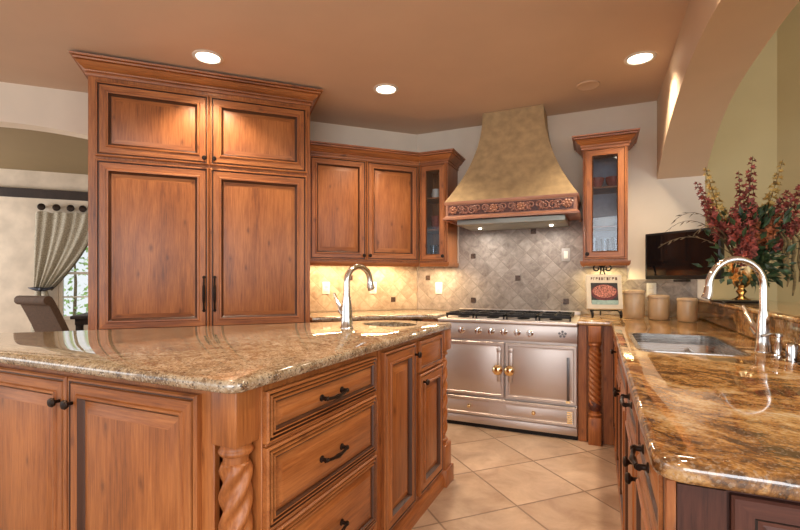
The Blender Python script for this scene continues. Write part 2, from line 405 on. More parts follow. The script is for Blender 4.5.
# ------------------------------------------------------------------ setting
S2 = .70710678
CZ = 2.72
CORNER = Vector((-1.715, 4.297)); AD = Vector((-S2, -S2)); AN = Vector((-S2, S2))   # wall A runs along AD, its back is AN
def onA(s, off=0.0): p = CORNER+AD*s-AN*off; return (p.x, p.y)                      # off = distance into the kitchen
DW0 = Vector(onA(2.70))+AN*3.31
plan = [(4, -4), (4, 1.55), (1.25, 4.297), (CORNER.x, CORNER.y), onA(2.68), tuple(DW0), (-9.6, DW0.y-(DW0.x+9.6)), (-9.6, -4)]
mb = MB(); mb.prism(plan, -.06, 0); struct(mb.build('floor', M['floor'], flat=True))
kplan = [(.46, -4), (.46, 4.30), (CORNER.x, CORNER.y), onA(7.4), (onA(7.4)[0], -4)]
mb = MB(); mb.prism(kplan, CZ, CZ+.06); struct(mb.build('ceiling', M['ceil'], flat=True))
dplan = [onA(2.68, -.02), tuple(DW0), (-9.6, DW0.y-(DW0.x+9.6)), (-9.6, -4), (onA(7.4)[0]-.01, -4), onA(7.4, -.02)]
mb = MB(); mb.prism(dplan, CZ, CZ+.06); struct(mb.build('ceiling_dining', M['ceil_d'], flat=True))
NZ = 3.4
mb = MB(); mb.prism([(.46, -4), (4, -4), (4, 1.55), (1.25, 4.297), (.46, 4.297)], NZ, NZ+.06); struct(mb.build('ceiling_nook', M['ceil'], flat=True))
# wall B
wall_poly('wall_back', [(0, 0), (2.50, 0), (2.50, 2.06), (2.50, CZ), (0, CZ)], CORNER, (1, 0), (0, 1), .12, M['wall'])
wall_poly('wall_back_nook', [(0, 0), (.50, 0), (.50, NZ), (0, NZ)], (.787, 4.297), (1, 0), (0, 1), .12, M['wall_nook'])
wall_poly('wall_nook', [(0, 0), (3.9, 0), (3.9, NZ), (0, NZ)], (1.248, 4.2965), (S2, -S2), (S2, S2), .12, M['wall_nook'])
# wall A with arched opening to the dining room
ap = [(2.72+1.36*i/24, 2.42-((2.72+1.36*i/24-3.40)**2)/7.2) for i in range(25)]
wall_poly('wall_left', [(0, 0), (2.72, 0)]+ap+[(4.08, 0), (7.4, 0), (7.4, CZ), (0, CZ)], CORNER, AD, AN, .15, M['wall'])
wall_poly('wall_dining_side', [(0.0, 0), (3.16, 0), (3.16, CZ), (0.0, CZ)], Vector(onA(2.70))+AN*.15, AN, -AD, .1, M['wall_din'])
# dining far wall with window
E1 = Vector((S2, S2)); FO = Vector((-7.02, 3.662))          # first curtain knob position, on the far wall
far = FO-AN*0.0
win = (.17, .66, 1.35, 2.10)
wall_poly('wall_dining_back', [(-4.0, 0), (1.79, 0), (1.79, CZ), (-4.0, CZ)], far, E1, AN, .15, M['wall_din'],
          holes=[[(win[0], win[1]), (win[2], win[1]), (win[2], win[3]), (win[0], win[3])]])
rzA = R(45)
mb = MB()
for (a, b_, c, d) in ((win[0], win[2], win[1], win[1]+.05), (win[0], win[2], win[3]-.05, win[3]), (win[0], win[0]+.05, win[1]+.05, win[3]-.05), (win[2]-.05, win[2], win[1]+.05, win[3]-.05),
                      (win[0]+.05, win[2]-.05, 1.30, 1.335), (.52, .55, win[1]+.05, 1.30), (.87, .9, win[1]+.05, 1.30), (.52, .55, 1.335, win[3]-.05), (.87, .9, 1.335, win[3]-.05),
                      (win[0]+.05, win[2]-.05, .97, .99)):
    mb.box(a, b_, .03, .08, c, d, bev=.004)
wf = struct(mb.build('window_1', M['white'], loc=(far.x, far.y, 0))); wf.rotation_euler = (0, 0, rzA)
mb = MB(); mb.box(win[0]+.05, win[2]-.05, .052, .058, win[1]+.05, win[3]-.05); mb.build('window_pane', M['wglass'], wf)
mb = MB(); mb.sweep([(0, 2.345), (.02, 2.345), (.028, 2.36), (.03, 2.40), (.045, 2.43), (.05, 2.465), (0, 2.465)], [(-4, 0), (1.78, 0)])
t_ = struct(mb.build('trim_1', M['darkwood'], loc=(far.x, far.y, 0))); t_.rotation_euler = (0, 0, rzA)

# arched header between kitchen and bar nook, springs from wall B
BX0, BX1 = .447, .785
def arch_z(y): return 2.062+.325*(1-((y-2.75)/1.547)**2)-.0
apx = [(4.297-3.094*i/40, arch_z(4.297-3.094*i/40)) for i in range(41)]
pts = [(4.297, 3.4)]+apx+[(1.203, 1.9), (.75, 1.9), (.75, 2.4), (-4, 2.4), (-4, 3.4)]
mb = MB(); bm = mb.bm
a = [mb.v((BX0, y, z)) for y, z in pts]; b = [mb.v((BX1, y, z if (z == 3.4 or y < 1.25) else 2.062+.365*(1-abs((y-2.95)/1.748 if y < 2.95 else (y-2.95)/1.347)**2.6))) for y, z in pts]
for j in range(len(pts)): mb.f([a[j], a[(j+1) % len(pts)], b[(j+1) % len(pts)], b[j]])
for r in (a, b): bmesh.ops.triangle_fill(bm, edges=[bm.edges.get((r[j], r[(j+1) % len(r)])) for j in range(len(r))], use_beauty=True)
struct(mb.build('wall_right_arch', M['beam'], ang=30))
# low bar wall
mb = MB(); mb.box(.757, .93, .90, 4.295, 0, 1.045); struct(mb.build('wall_right_low', M['wall']))

# backsplash tile fields (local x along wall)
def backsplash(name, loc, rz, w, z0, z1, mat, inserts, extra=None):
    mb = MB(); mb.box(0, w, -.012, -.001, z0, z1)
    if extra: mb.box(*extra)
    o = struct(mb.build(name, mat, flat=True, loc=loc)); o.rotation_euler = (0, 0, rz)
    for (x, z) in inserts:
        m2 = MB(); m2.box(x-.024, x+.024, -.016, -.0125, z-.024, z+.024, bev=.0015, seg=1); m2.build('accent_tile', M['accent'], o)
    return o
bs_o = backsplash('trim_2', (0, 0, 0), 0, .01, 0, .01, M['tile_b'], []) if False else None
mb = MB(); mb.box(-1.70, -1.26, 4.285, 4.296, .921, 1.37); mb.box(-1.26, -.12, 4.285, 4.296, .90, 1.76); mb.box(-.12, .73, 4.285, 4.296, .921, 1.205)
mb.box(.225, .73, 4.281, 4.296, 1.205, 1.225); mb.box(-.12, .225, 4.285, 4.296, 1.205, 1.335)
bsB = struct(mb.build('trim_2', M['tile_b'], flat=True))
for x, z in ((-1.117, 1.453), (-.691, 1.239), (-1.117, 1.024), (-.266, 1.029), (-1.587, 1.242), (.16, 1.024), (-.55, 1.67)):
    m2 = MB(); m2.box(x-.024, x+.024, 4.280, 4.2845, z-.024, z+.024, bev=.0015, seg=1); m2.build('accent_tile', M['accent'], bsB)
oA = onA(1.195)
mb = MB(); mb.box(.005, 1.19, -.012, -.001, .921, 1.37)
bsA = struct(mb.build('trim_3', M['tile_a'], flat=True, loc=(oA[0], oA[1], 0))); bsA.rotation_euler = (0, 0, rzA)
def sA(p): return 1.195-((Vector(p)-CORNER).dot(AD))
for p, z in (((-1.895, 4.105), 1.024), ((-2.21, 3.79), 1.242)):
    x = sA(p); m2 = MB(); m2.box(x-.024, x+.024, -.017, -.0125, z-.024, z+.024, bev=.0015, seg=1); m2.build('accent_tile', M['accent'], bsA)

# ------------------------------------------------------------------ cabinet kit
DOOR = [(0, 0, 0), (0, .017, None), (.005, .022, None), (.010, .022, None), (.013, .015, 2), (.017, .015, 2), (.020, .022, None), (.050, .022, None), (.054, .028, None), (.062, .027, None),
        (.068, .014, 2), (.075, .008, 2), (.084, .010, None), (.108, .019, None), (.112, .020, None)]
DOORB = [(0, 0, 0), (0, .018, None), (.006, .024, None), (.013, .024, None), (.017, .016, 2), (.021, .016, 2), (.025, .024, None), (.062, .024, None), (.068, .031, None), (.077, .030, None),
         (.085, .016, 2), (.093, .010, 2), (.100, .011, None), (.118, .016, None), (.122, .017, None)]
DRAWER = [(0, 0, 0), (0, .014, None), (.004, .019, None), (.008, .019, None), (.0105, .013, 2), (.0135, .013, 2), (.016, .020, None), (.020, .020, None), (.0225, .013, 2), (.0255, .013, 2), (.028, .020, None),
          (.032, .020, None), (.036, .012, 2), (.041, .010, 2), (.062, .018, None), (.065, .019, None)]
SMALLDR = [(0, 0, 0), (0, .015, None), (.004, .02, None), (.020, .02, None), (.024, .013, 2), (.028, .012, None), (.040, .017, None)]
GDOOR = [(0, .0, 0), (0, .017, None), (.005, .022, None), (.010, .022, None), (.013, .018, 2), (.016, .022, None), (.054, .022, None), (.059, .025, None), (.064, .019, 2), (.066, .004, None)]
def door(t, x0, x1, z0, z1, prof=DOOR, knob=None, handle=None, mats=WOOD, horiz=False, name='door'):
    mb = MB(); mb.front(x0, x1, z0, z1, prof, horiz); d = mb.build(name, mats, t, ang=25)
    if knob: make_knob(d, knob[0], knob[1])
    if handle: make_pull(d, *handle)
    return d
def make_knob(d, x, z, y=-.0225, mat=None):
    mb = MB(); mb.lathe([(.006, 0), (.0055, .012), (.008, .016), (.0145, .019), (.0165, .025), (.013, .031), (.004, .033)], (x, y, z), 14, axis='y')
    return mb.build('knob', mat or M['bronze'], d)
def make_pull(d, x, z, w=.10, vert=False, y=-.019):
    mb = MB()
    def P(u, dep, off=0): return (x+off, y-dep, z+u) if vert else (x+u, y-dep, z+off)
    for sg in (-1, 1):
        c = P(sg*w/2, 0); mb.lathe([(.012, 0), (.012, .003), (.007, .006), (.006, .02), (.008, .026), (.004, .030)], c, 10, axis='y')
    n = 12; pts = []; rr = []
    for i in range(n+1):
        u = -1+2*i/n; pts.append(P(u*w/2*1.12, .020+.008*(1-u*u), 0 if vert else -.006*(1-u*u))); rr.append(.0055+.0035*max(0, 1-abs(u)*3)+.002*(abs(u) > .9))
    mb.tube(pts, rr, 8); return mb.build('handle', M['bronze'], d)
def bar_pull(d, x, z0, z1, y=-.03, bow=.02):
    mb = MB(); pts = []; n = 14
    for i in range(n+1):
        t = i/n; pts.append((x, y-.012-bow*sin(pi*t), z0+(z1-z0)*t))
    pts = [(x, y+.001, z0)]+pts+[(x, y+.001, z1)]
    mb.tube(pts, [.007]+[.0065+.004*sin(pi*i/n)*(1 if 3 < i < 11 else 0) for i in range(n+1)]+[.007], 8)
    for zz in (z0, z1): mb.lathe([(.012, 0), (.011, .004), (.006, .006)], (x, y, zz), 10, axis='y')
    return mb.build('handle', M['bronze'], d)
CROWN = [(0, 0), (.010, 0), (.012, .012), (.007, .015), (.007, .022), (.018, .024), (.020, .032), (.014, .035), (.022, .042), (.036, .050), (.048, .064), (.056, .074), (.050, .078), (.066, .080), (.068, .090), (.062, .093), (.080, .095), (.082, .106), (0, .106)]
def crown(t, path, z, h=1.0, o=1.0, dent=None):
    mb = MB(); mb.sweep([(u*o, z+v*h) for u, v in CROWN], path)
    return mb.build('crown_molding', M['wh'], t, ang=25)

# ------------------------------------------------------------------ tall panelled cabinet
TW, TD = 1.482, .688
t = thing('tall_cabinet', 'tall reddish panelled alder cabinet with four doors reaching nearly to the ceiling', 'cabinet', (-3.131, 1.899, 0), rzA)
mb = MB(); mb.box(0, TW, 0, TD, .0, 2.60, bev=.003, seg=1); mb.build('carcass', M['wv'], t)
mb = MB(); mb.sweep([(0, 0), (.03, 0), (.03, .06), (.024, .075), (.012, .085), (0, .09)], [(TW, TD-.02), (TW, 0), (0, 0), (0, TD-.02)][::-1]); mb.build('base_molding', M['wh'], t)
d1 = door(t, .045, .748, .865, 2.035, DOORB); bar_pull(d1, .715, 1.00, 1.24)
d2 = door(t, .754, 1.455, .865, 2.035, DOORB); bar_pull(d2, .787, 1.00, 1.24)
for a_, b_ in ((.045, .748), (.754, 1.455)):
    for z0, z1 in ((.10, .475), (.485, .850)):
        d = door(t, a_, b_, z0, z1, DOORB, horiz=True, name='drawer'); make_pull(d, (a_+b_)/2, z1-.12, .14, y=-.0165)
d = door(t, .045, .748, 2.055, 2.560, DOORB); make_knob(d, .718, 2.10, y=-.024); d = door(t, .754, 1.455, 2.055, 2.560, DOORB); make_knob(d, .784, 2.10, y=-.024)
crown(t, [(0, TD-.01), (0, 0), (TW, 0), (TW, TD-.01)], 2.592, h=1.05, o=1.05)
mb = MB()
k = 0
while .004+k*.0125 < TW:   # tiny dentil row under the crown
    x = .004+k*.0125; mb.box(x, x+.007, -.020, -.0165, 2.617, 2.628); k += 1
mb.build('dentil_row', M['wh'], t)

# ------------------------------------------------------------------ upper cabinets
UZ0, UZ1 = 1.385, 2.315
uo = (-1.556-1.068*S2, 3.962-1.068*S2)
t = thing('wall_cabinet', 'two-door alder wall cabinet above the beige backsplash, right of the tall cabinet', 'cabinet', (uo[0], uo[1], 0), rzA, 'upper cabinets')
mb = MB(); mb.box(0, 1.066, 0, .325, UZ0, UZ1, bev=.002, seg=1); mb.build('carcass', M['wv'], t)
d = door(t, .03, .537, UZ0+.015, UZ1-.02, DOOR); make_knob(d, .512, UZ0+.055)
d = door(t, .545, 1.05, UZ0+.015, UZ1-.02, DOOR); make_knob(d, .570, UZ0+.055)
crown(t, [(0, 0), (1.068-.008, 0)], 2.30, h=1.0)
mb = MB(); mb.sweep([(0, 1.345), (.008, 1.345), (.018, 1.36), (.02, 1.384), (0, 1.384)], [(0, 0), (1.06, 0)]); mb.build('light_rail', M['wh'], t)
def glass_cabinet(name, label, loc, w, z0, z1, shelves, crown_path, knob_right, d=.325, back=None):
    t = thing(name, label, 'cabinet', loc, 0, 'upper cabinets')
    mb = MB(); th = .018
    mb.box(0, th, 0, d, z0, z1); mb.box(w-th, w, 0, d, z0, z1); mb.box(th, w-th, 0, d, z0, z0+th); mb.box(th, w-th, 0, d, z1-th, z1); mb.build('carcass', M['wv'], t)
    mb = MB(); mb.box(th, w-th, d-.01, d, z0+th, z1-th); mb.build('back_panel', back or M['wv'], t)
    for z in shelves:
        mb = MB(); mb.box(th+.001, w-th-.001, .03, d-.011, z-.014, z, bev=.002, seg=1); mb.build('shelf', M['wv'], t)
    mb = MB(); x0, x1, y0, y1 = .012, w-.012, z0+.014, z1-.014
    mb.front(x0, x1, y0, y1, GDOOR, cap=False)
    # remove the back face so that the opening is a true hole
    fs = [f for f in mb.bm.faces if len(f.verts) == 4 and all(abs(v.co.y) < 1e-6 for v in f.verts)]
    bmesh.ops.delete(mb.bm, geom=fs, context='FACES_ONLY')
    bmesh.ops.holes_fill(mb.bm, edges=[], sides=0)
    rim = [mb.v(p) for p in ((x0, 0, y0), (x1, 0, y0), (x1, 0, y1), (x0, 0, y1))]
    i = .066; inn = [mb.v(p) for p in ((x0+i, 0, y0+i), (x1-i, 0, y0+i), (x1-i, 0, y1-i), (x0+i, 0, y1-i))]
    inn2 = [mb.v((p.co.x, -.004, p.co.z)) for p in inn]
    for j in range(4):
        k = (j+1) % 4; mb.f([rim[j], inn[j], inn[k], rim[k]], 0); mb.f([inn[j], inn2[j], inn2[k], inn[k]], 0)
    bmesh.ops.remove_doubles(mb.bm, verts=mb.bm.verts, dist=.0002)
    dr = mb.build('door', WOOD, t, ang=25)
    mb = MB(); mb.box(x0+.064, x1-.064, -.013, -.009, y0+.064, y1-.064); mb.build('glass_pane', M['glass'], dr)
    make_knob(dr, (x1-.022) if knob_right else (x0+.022), z0+.055)
    crown(t, crown_path, z1-.015, h=1.0)
    mb = MB(); rp = [(q[0], min(q[1], d-.02)) for q in crown_path]
    mb.sweep([(0, z0-.04), (.008, z0-.04), (.018, z0-.025), (.02, z0-.001), (0, z0-.001)], rp); mb.build('light_rail', M['wh'], t)
    return t
CX0, CX1 = -1.552, -1.276
glass_cabinet('wall_cabinet', 'narrow glass-door corner cabinet left of the range hood', (CX0, 3.962, 0), CX1-CX0, UZ0, UZ1, (1.70, 2.0), [(.008, 0), (CX1-CX0, 0), (CX1-CX0, .32)], True)
RX0, RX1 = -.118, .212
glass_cabinet('wall_cabinet', 'narrow glass-door wall cabinet right of the range hood, above the cookbook', (RX0, 3.962, 0), RX1-RX0, UZ0-.01, UZ1-.02, (1.66, 1.98), [(0, .32), (0, 0), (RX1-RX0, 0), (RX1-RX0, .32)], False, back=M['greyback'])

# dishes behind the glass
def bowl(x, y, z, r, h, mat, label, grp, name='bowl'):
    mb = MB(); mb.lathe([(r*.45, 0), (r*.5, h*.06), (r*.85, h*.5), (r, h), (r*.95, h), (r*.8, h*.52), (r*.45, h*.12), (.002, h*.1)], (0, 0, 0), 20)
    return tag(mb.build(name, mat, loc=(x, y, z)), label, 'bowl', grp)
def glassware(x, y, z, r, h, label, grp):
    mb = MB(); mb.lathe([(r*.75, 0), (r, h), (r*.93, h), (r*.7, h*.06), (.002, h*.05)], (0, 0, 0), 16)
    return tag(mb.build('drinking_glass', M['drink'], loc=(x, y, z)), label, 'glass', grp)
def plate(x, y, z, r, label, grp):
    mb = MB(); mb.lathe([(r*.55, 0), (r*.6, .003), (r, .011), (r, .014), (r*.6, .006), (.002, .005)], (0, 0, 0), 24)
    return tag(mb.build('plate', M['plate'], loc=(x, y, z)), label, 'plate', grp)
bowl(-.015, 4.09, 1.981, .062, .085, M['red'], 'red bowl at the left on the top shelf of the right glass cabinet', 'red bowls')
bowl(.112, 4.09, 1.981, .062, .085, M['red'], 'red bowl at the right on the top shelf of the right glass cabinet', 'red bowls')
for k in range(6): plate(.047, 4.10, 1.661+k*.0115, .095, 'cream plate in the stack on the middle shelf of the right glass cabinet', 'stack of cream plates')
for k, (x, y) in enumerate(((-.035, 4.06), (.047, 4.12), (.13, 4.06))): glassware(x, y, 1.394, .033, .17, 'tall clear glass at the %s on the bottom shelf of the right glass cabinet' % ('left', 'back', 'right')[k], 'clear glasses in the right cabinet')
mb = MB(); mb.lathe([(.030, 0), (.036, .01), (.038, .085), (.034, .085), (.032, .012), (.002, .01)], (0, 0, 0), 18)
mb.tube([(.036, 0, .07), (.058, 0, .066), (.064, 0, .045), (.055, 0, .024), (.037, 0, .02)], .005, 8)
mugo = tag(mb.build('mug', M['plate'], loc=(-1.42, 4.06, 2.001)), 'white mug on the top shelf of the corner glass cabinet', 'mug'); mugo.rotation_euler = (0, 0, R(150))
for k in range(3): bowl(-1.412, 4.10, 1.701+k*.035, .075, .06, M['red'], 'reddish bowl in the nested stack on the middle shelf of the corner glass cabinet', 'nested bowls in the corner cabinet')
for k, x in enumerate((-1.455, -1.37)): glassware(x, 4.08, 1.404, .034, .15, 'clear glass at the %s on the bottom shelf of the corner glass cabinet' % ('left', 'right')[k], 'glasses in the corner cabinet')

# ------------------------------------------------------------------ range hood
t = thing('range_hood', 'flared golden plaster range hood with a carved wooden frieze over the range', 'range hood', (-.679, 4.284, 0))
mb = MB(); rs = []
for i in range(17):
    k = i/16; z = 1.888+(2.717-1.888)*k; g = (1-k)**1.95
    hw = .262+(.536-.262)*g; fy = -.30-(.600-.30)*g; cx = -.012*k
    rs.append([(cx-hw, 0, z), (cx-hw, fy, z), (cx+hw, fy, z), (cx+hw, 0, z)])
mb.rings(rs); mb.build('plaster_canopy', M['plaster'], t, ang=30)
mb = MB(); mb.box(-.525, .525, -.590, 0, 1.752, 1.870)
mb.build('frieze_band', M['frame_red'], t)
mb = MB()
U = [(-.525, -.01), (-.525, -.590), (.525, -.590), (.525, -.01)]
mb.sweep([(0, 1.862), (.006, 1.862), (.012, 1.872), (.014, 1.888), (0, 1.888)], U)
mb.sweep([(0, 1.735), (.020, 1.735), (.022, 1.748), (.012, 1.756), (.006, 1.766), (0, 1.766)], U)
for x in (-.525, .525-.014):
    mb.box(x, x+.014, -.594, -.589, 1.766, 1.862)
mb.build('frieze_molding', M['frame_red'], t, ang=25)
mb = MB(); mb.box(-.503, .503, -.5925, -.5895, 1.772, 1.857); mb.build('carved_ground', M['carve'], t)
mb = MB()
yz = -.594
def spiral(cx, cz, r0, turns, sgn, a0, rad=.0045):
    n = 26; return [(cx+sgn*(r0*(1-i/n*.85))*cos(a0+turns*2*pi*i/n), yz-.002-.004*(i/n), cz+(r0*(1-i/n*.85))*sin(a0+turns*2*pi*i/n)) for i in range(n+1)]
for k in range(-4, 5):
    cx = k*.108
    for sg in (-1, 1):
        mb.tube(spiral(cx+sg*.030, 1.814+(.006 if (k+sg) % 2 else -.006), .034, 1.4, sg, R(90 if k % 2 else -90)), .0068, 6)
    for sg in (-1, 1):
        for q in range(4):
            a = R(40+q*33)*sg; mb.tube([(cx+sg*.052, yz, 1.814), (cx+sg*.052+.018*cos(a), yz-.005, 1.814+.02*sin(a)), (cx+sg*.052+.026*cos(a+.5), yz-.001, 1.814+.034*sin(a+.3))], [.004, .007, .003], 5)
for cx in (-.455, -.11, .11, .455):
    m2 = MB(); m2.ball((cx, yz-.010, 1.814), .014, 10)
    for q in range(7):
        a = 2*pi*q/7; m2.ball((cx+.024*cos(a), yz-.006, 1.814+.024*sin(a)), .012, 8)
    m2.build('carved_rosette', M['frame_red'], t)
mb.build('carved_scrollwork', M['carvehi'], t)
mb = MB(); mb.box(-.44, .44, -.545, -.03, 1.692, 1.736, bev=.004); mb.box(-.1, .40, -.5485, -.5455, 1.700, 1.730); mb.build('steel_liner', M['liner'], t)
for x in (-.31, .31):
    mb = MB(); mb.lathe([(.012, 0), (.016, .006), (.016, .0105)], (x, -.25, 1.681), 14); mb.build('hood_lamp', M['lamp'], t)

# ------------------------------------------------------------------ range
t = thing('range_cooker', 'wide stainless steel range with two oven doors and brass knobs below the hood', 'range', (-.697, 3.64, 0))
H2 = .552
mb = MB(); mb.box(-H2, H2, .012, .635, .035, .865, bev=.003, seg=1); mb.build('body', M['steel'], t)
mb = MB(); mb.box(-H2, H2, .02, .60, 0, .0345); mb.build('plinth_shadow_gap', M['iron'], t)
mb = MB(); mb.box(-H2+.002, H2-.002, -.004, .018, .036, .098, bev=.003); mb.build('plinth', M['steel'], t)
mb = MB(); mb.box(-H2, H2, -.012, .012, .738, .866, bev=.004); cp = mb.build('control_panel', M['steel'], t)
mb = MB(); mb.box(-H2-.003, H2+.003, -.03, .638, .8665, .898, bev=.010, seg=3); mb.box(-H2, H2, .612, .637, .897, .945, bev=.004); mb.build('cooktop', M['steel'], t)
for x in (-.345, -.205, -.098, .004, .107, .205):
    mb = MB(); mb.lathe([(.027, 0), (.027, .005), (.019, .009), (.018, .028), (.021, .033), (.021, .044), (.017, .048)], (x, -.012, .803), 18, axis='y')
    mb.box(x-.006, x+.006, -.066, -.050, .778, .834, bev=.003); mb.build('control_knob', M['chrome'], cp)
mb = MB(); cx, cz = .445, .805
for q in range(5):
    a = 2*pi*q/5+.3; mb.lathe([(.0095, 0), (.008, .003)], (cx+.023*cos(a), -.012, cz+.020*sin(a)), 10, axis='y')
    mb.tube([(cx, -.0125, cz), (cx+.02*cos(a), -.0135, cz+.018*sin(a))], .002, 5)
mb.lathe([(.006, 0), (.005, .004)], (cx, -.012, cz), 10, axis='y'); mb.build('emblem', M['steel_dark'], cp)
OV = [(0, 0, 0), (0, .012, 0), (.004, .016, 0), (.022, .016, 0), (.026, .012, 0), (.034, .0115, 0), (.038, .013, 0)]
for (a, b_, hs) in ((-H2+.004, .004, 1), (.014, H2-.004, -1)):
    mb = MB(); mb.front(a, b_, .272, .716, OV); dd = mb.build('oven_door', M['steel'], t, ang=25)
    hx = (b_-.042) if hs > 0 else (a+.042)
    mb = MB(); mb.box(hx-.014, hx+.014, -.024, -.013, .40, .665, bev=.003); mb.box(hx-.018, hx+.018, -.027, -.013, .640, .675, bev=.003); hp = mb.build('latch_plate', M['steel'], dd)
    mb = MB(); mb.lathe([(.016, 0), (.014, .012), (.020, .018), (.036, .028), (.042, .048), (.036, .066), (.014, .076)], (hx, -.0245, .505), 20, axis='y'); mb.build('knob', M['brass'], hp)
    if hs < 0:
        mb = MB(); mb.box(b_-.072, b_-.052, -.019, -.0135, .30, .63, bev=.002); mb.build('vent_slot', M['steel_dark'], dd)
        mb = MB(); mb.box(b_-.078, b_-.046, -.0195, -.0135, .283, .30); mb.build('vent_foot', M['brass'], dd)
mb = MB(); mb.front(-H2+.004, H2-.004, .104, .255, OV); dw = mb.build('drawer', M['steel'], t, ang=25)
for x in (-.28, .235):
    mb = MB(); mb.lathe([(.010, 0), (.008, .010), (.015, .018), (.016, .028), (.008, .034)], (x, -.0125, .185), 14, axis='y'); mb.build('knob', M['brass'], dw)
mb = MB()
for q in range(6): mb.box(.478, .516, -.018, -.0135, .130+q*.016, .140+q*.016)
mb.build('vent_grille', M['brass'], dw)
mb = MB(); mb.box(-.12, .02, -.014, -.0125, .13, .235); mb.build('name_plate', M['steel'], dw)
# cast iron grates and burners
for k in range(4):
    x0 = -.505+k*.255; x1 = x0+.245
    mb = MB()
    for x in (x0, x1-.014): mb.box(x, x+.014, .05, .58, .918, .940, bev=.003, seg=1)
    for y in (.05, .308, .566): mb.box(x0, x1, y, y+.014, .918, .940, bev=.003, seg=1)
    for y in (.17, .44):
        mb.box(x0, x1, y, y+.012, .922, .945, bev=.003, seg=1); mb.box((x0+x1)/2-.006, (x0+x1)/2+.006, y-.11, y+.12, .922, .945, bev=.003, seg=1)
    for x in (x0+.002, x1-.014):
        for y in (.052, .566): mb.box(x, x+.012, y, y+.012, .898, .92)
    mb.build('grate', M['iron'], t)
    for y in (.176, .446):
        mb = MB(); mb.lathe([(.05, .8985), (.05, .906), (.034, .908), (.034, .916), (.012, .918)], ((x0+x1)/2, y, 0), 20); mb.build('burner', M['iron'], t)

# ------------------------------------------------------------------ twisted posts
def rope_post(parent, x, y, r, z0, z1, blk, name='twisted_post', zb0=.0, zb1=None, tw=78, seg=40, n=160):
    """square blocks above and below a rope-turned shaft, local coords of the parent"""
    mb = MB(); h = blk/2
    mb.box(x-h, x+h, y-h, y+h, zb0, z0, bev=.004); mb.box(x-h, x+h, y-h, y+h, z1, zb1, bev=.004)
    rs = []; L = z1-z0
    for i in range(n+1):
        q = i/n; z = z0+L*q
        e = min(q, 1-q)*L
        if e < .012: rr, am = r*.98, 0
        elif e < .030: rr, am = r*1.12*(1-.1*abs((e-.021)/.009)), 0
        elif e < .055: rr, am = r*.80, 0
        else: rr, am = r*.92, min(1, (e-.055)/.02)*.17
        rs.append([(x+rr*(1+am*cos(4*(2*pi*k/seg)-q*L*tw))*cos(2*pi*k/seg), y+rr*(1+am*cos(4*(2*pi*k/seg)-q*L*tw))*sin(2*pi*k/seg), z) for k in range(seg)])
    mb.rings(rs); return mb.build(name, M['wv'], parent, ang=50)

# ------------------------------------------------------------------ island
IZ = .96
# front unit (two doors, faces -Y)
t = thing('base_cabinet', 'two-door island cabinet with black knobs nearest the camera', 'cabinet', (-2.62, .940, 0), 0, 'island cabinets')
mb = MB(); mb.box(0, 1.14, .022, .50, 0, IZ-.036); mb.box(0, 1.632, 0, .0215, 0, IZ-.036, bev=.002, seg=1); mb.build('carcass', M['wv'], t)
d = door(t, .415, .985, .11, .895, DOOR); make_knob(d, .955, .812)
d = door(t, .995, 1.585, .11, .895, DOOR); make_knob(d, 1.025, .812)
mb = MB(); mb.sweep([(0, 0), (.022, 0), (.022, .05), (.016, .07), (.006, .08), (0, .085)], [(0, 0), (1.615, 0)]); mb.build('base_molding', M['wh'], t)
# drawer unit (faces +X), local x = world +Y
t = thing('drawer_cabinet', 'three-drawer island cabinet with black bail pulls and a rope-turned corner post', 'cabinet', (-.876, .975, 0), R(89.1), 'island cabinets')
mb = MB(); mb.box(.03, .735, 0, .50, 0, IZ-.036, bev=.002, seg=1); mb.build('carcass', M['wv'], t)
for z0, z1 in ((.752, .902), (.502, .740), (.205, .490)):
    d = door(t, .035, .700, z0, z1, DRAWER, horiz=True, name='drawer'); make_pull(d, .36, (z0+z1)/2-.004, .125)
mb = MB()
for zz in (.7415, .4910, .1900, .1750): mb.box(.035, .700, -.012, 0, zz, zz+.009, bev=.003, seg=1)
mb.build('reeded_rail', M['wh'], t)
mb = MB(); mb.sweep([(0, 0), (.022, 0), (.022, .05), (.016, .07), (.006, .08), (0, .085)], [(.03, 0), (.735, 0)]); mb.build('base_molding', M['wh'], t)
rope_post(t, -.012, .055, .043, .17, .765, .092, zb1=IZ-.036)
# door + drawer/door unit (faces +X)
t = thing('base_cabinet', 'island cabinet at the far end with two tall narrow doors facing the aisle', 'cabinet', (-.8642, 1.714, 0), R(89.1), 'island cabinets')
mb = MB(); mb.box(0, .80, 0, .50, 0, .70, bev=.002, seg=1); mb.box(0, .80, 0, .06, .70, IZ-.036); mb.build('carcass', M['wv'], t)
d = door(t, .03, .375, .105, .905, DOOR); make_knob(d, .362, .848)
d = door(t, .435, .785, .105, .730, DOOR); make_knob(d, .47, .690)
door(t, .435, .785, .742, .905, SMALLDR, horiz=True, name='drawer')
mb = MB(); mb.sweep([(0, 0), (.022, 0), (.022, .05), (.016, .07), (.006, .08), (0, .085)], [(0, 0), (.80, 0)]); mb.build('base_molding', M['wh'], t)
rope_post(t, .862, .030, .046, .24, .80, .112, zb1=IZ-.036)
mb = MB(); mb.box(.795, .93, -.040, .100, 0, .10, bev=.006); mb.build('post_foot', M['wv'], t)
# slab
ipoly = [(-2.70, .866), (-.842, .866), (-.812, 2.648), (-1.25, 2.648), (-2.70, 1.198)]
ip = round_poly(ipoly, [.02, .045, .045, .03, .02])
isk = [(-1.125+.165*cos(2*pi*k/36), 2.385+.130*sin(2*pi*k/36)) for k in range(36)]
tag(slab('island_countertop', ip, IZ-.035, IZ, M['gran_i'], holes=[isk]), 'polished beige granite island countertop reflecting the tall cabinet', 'countertop')
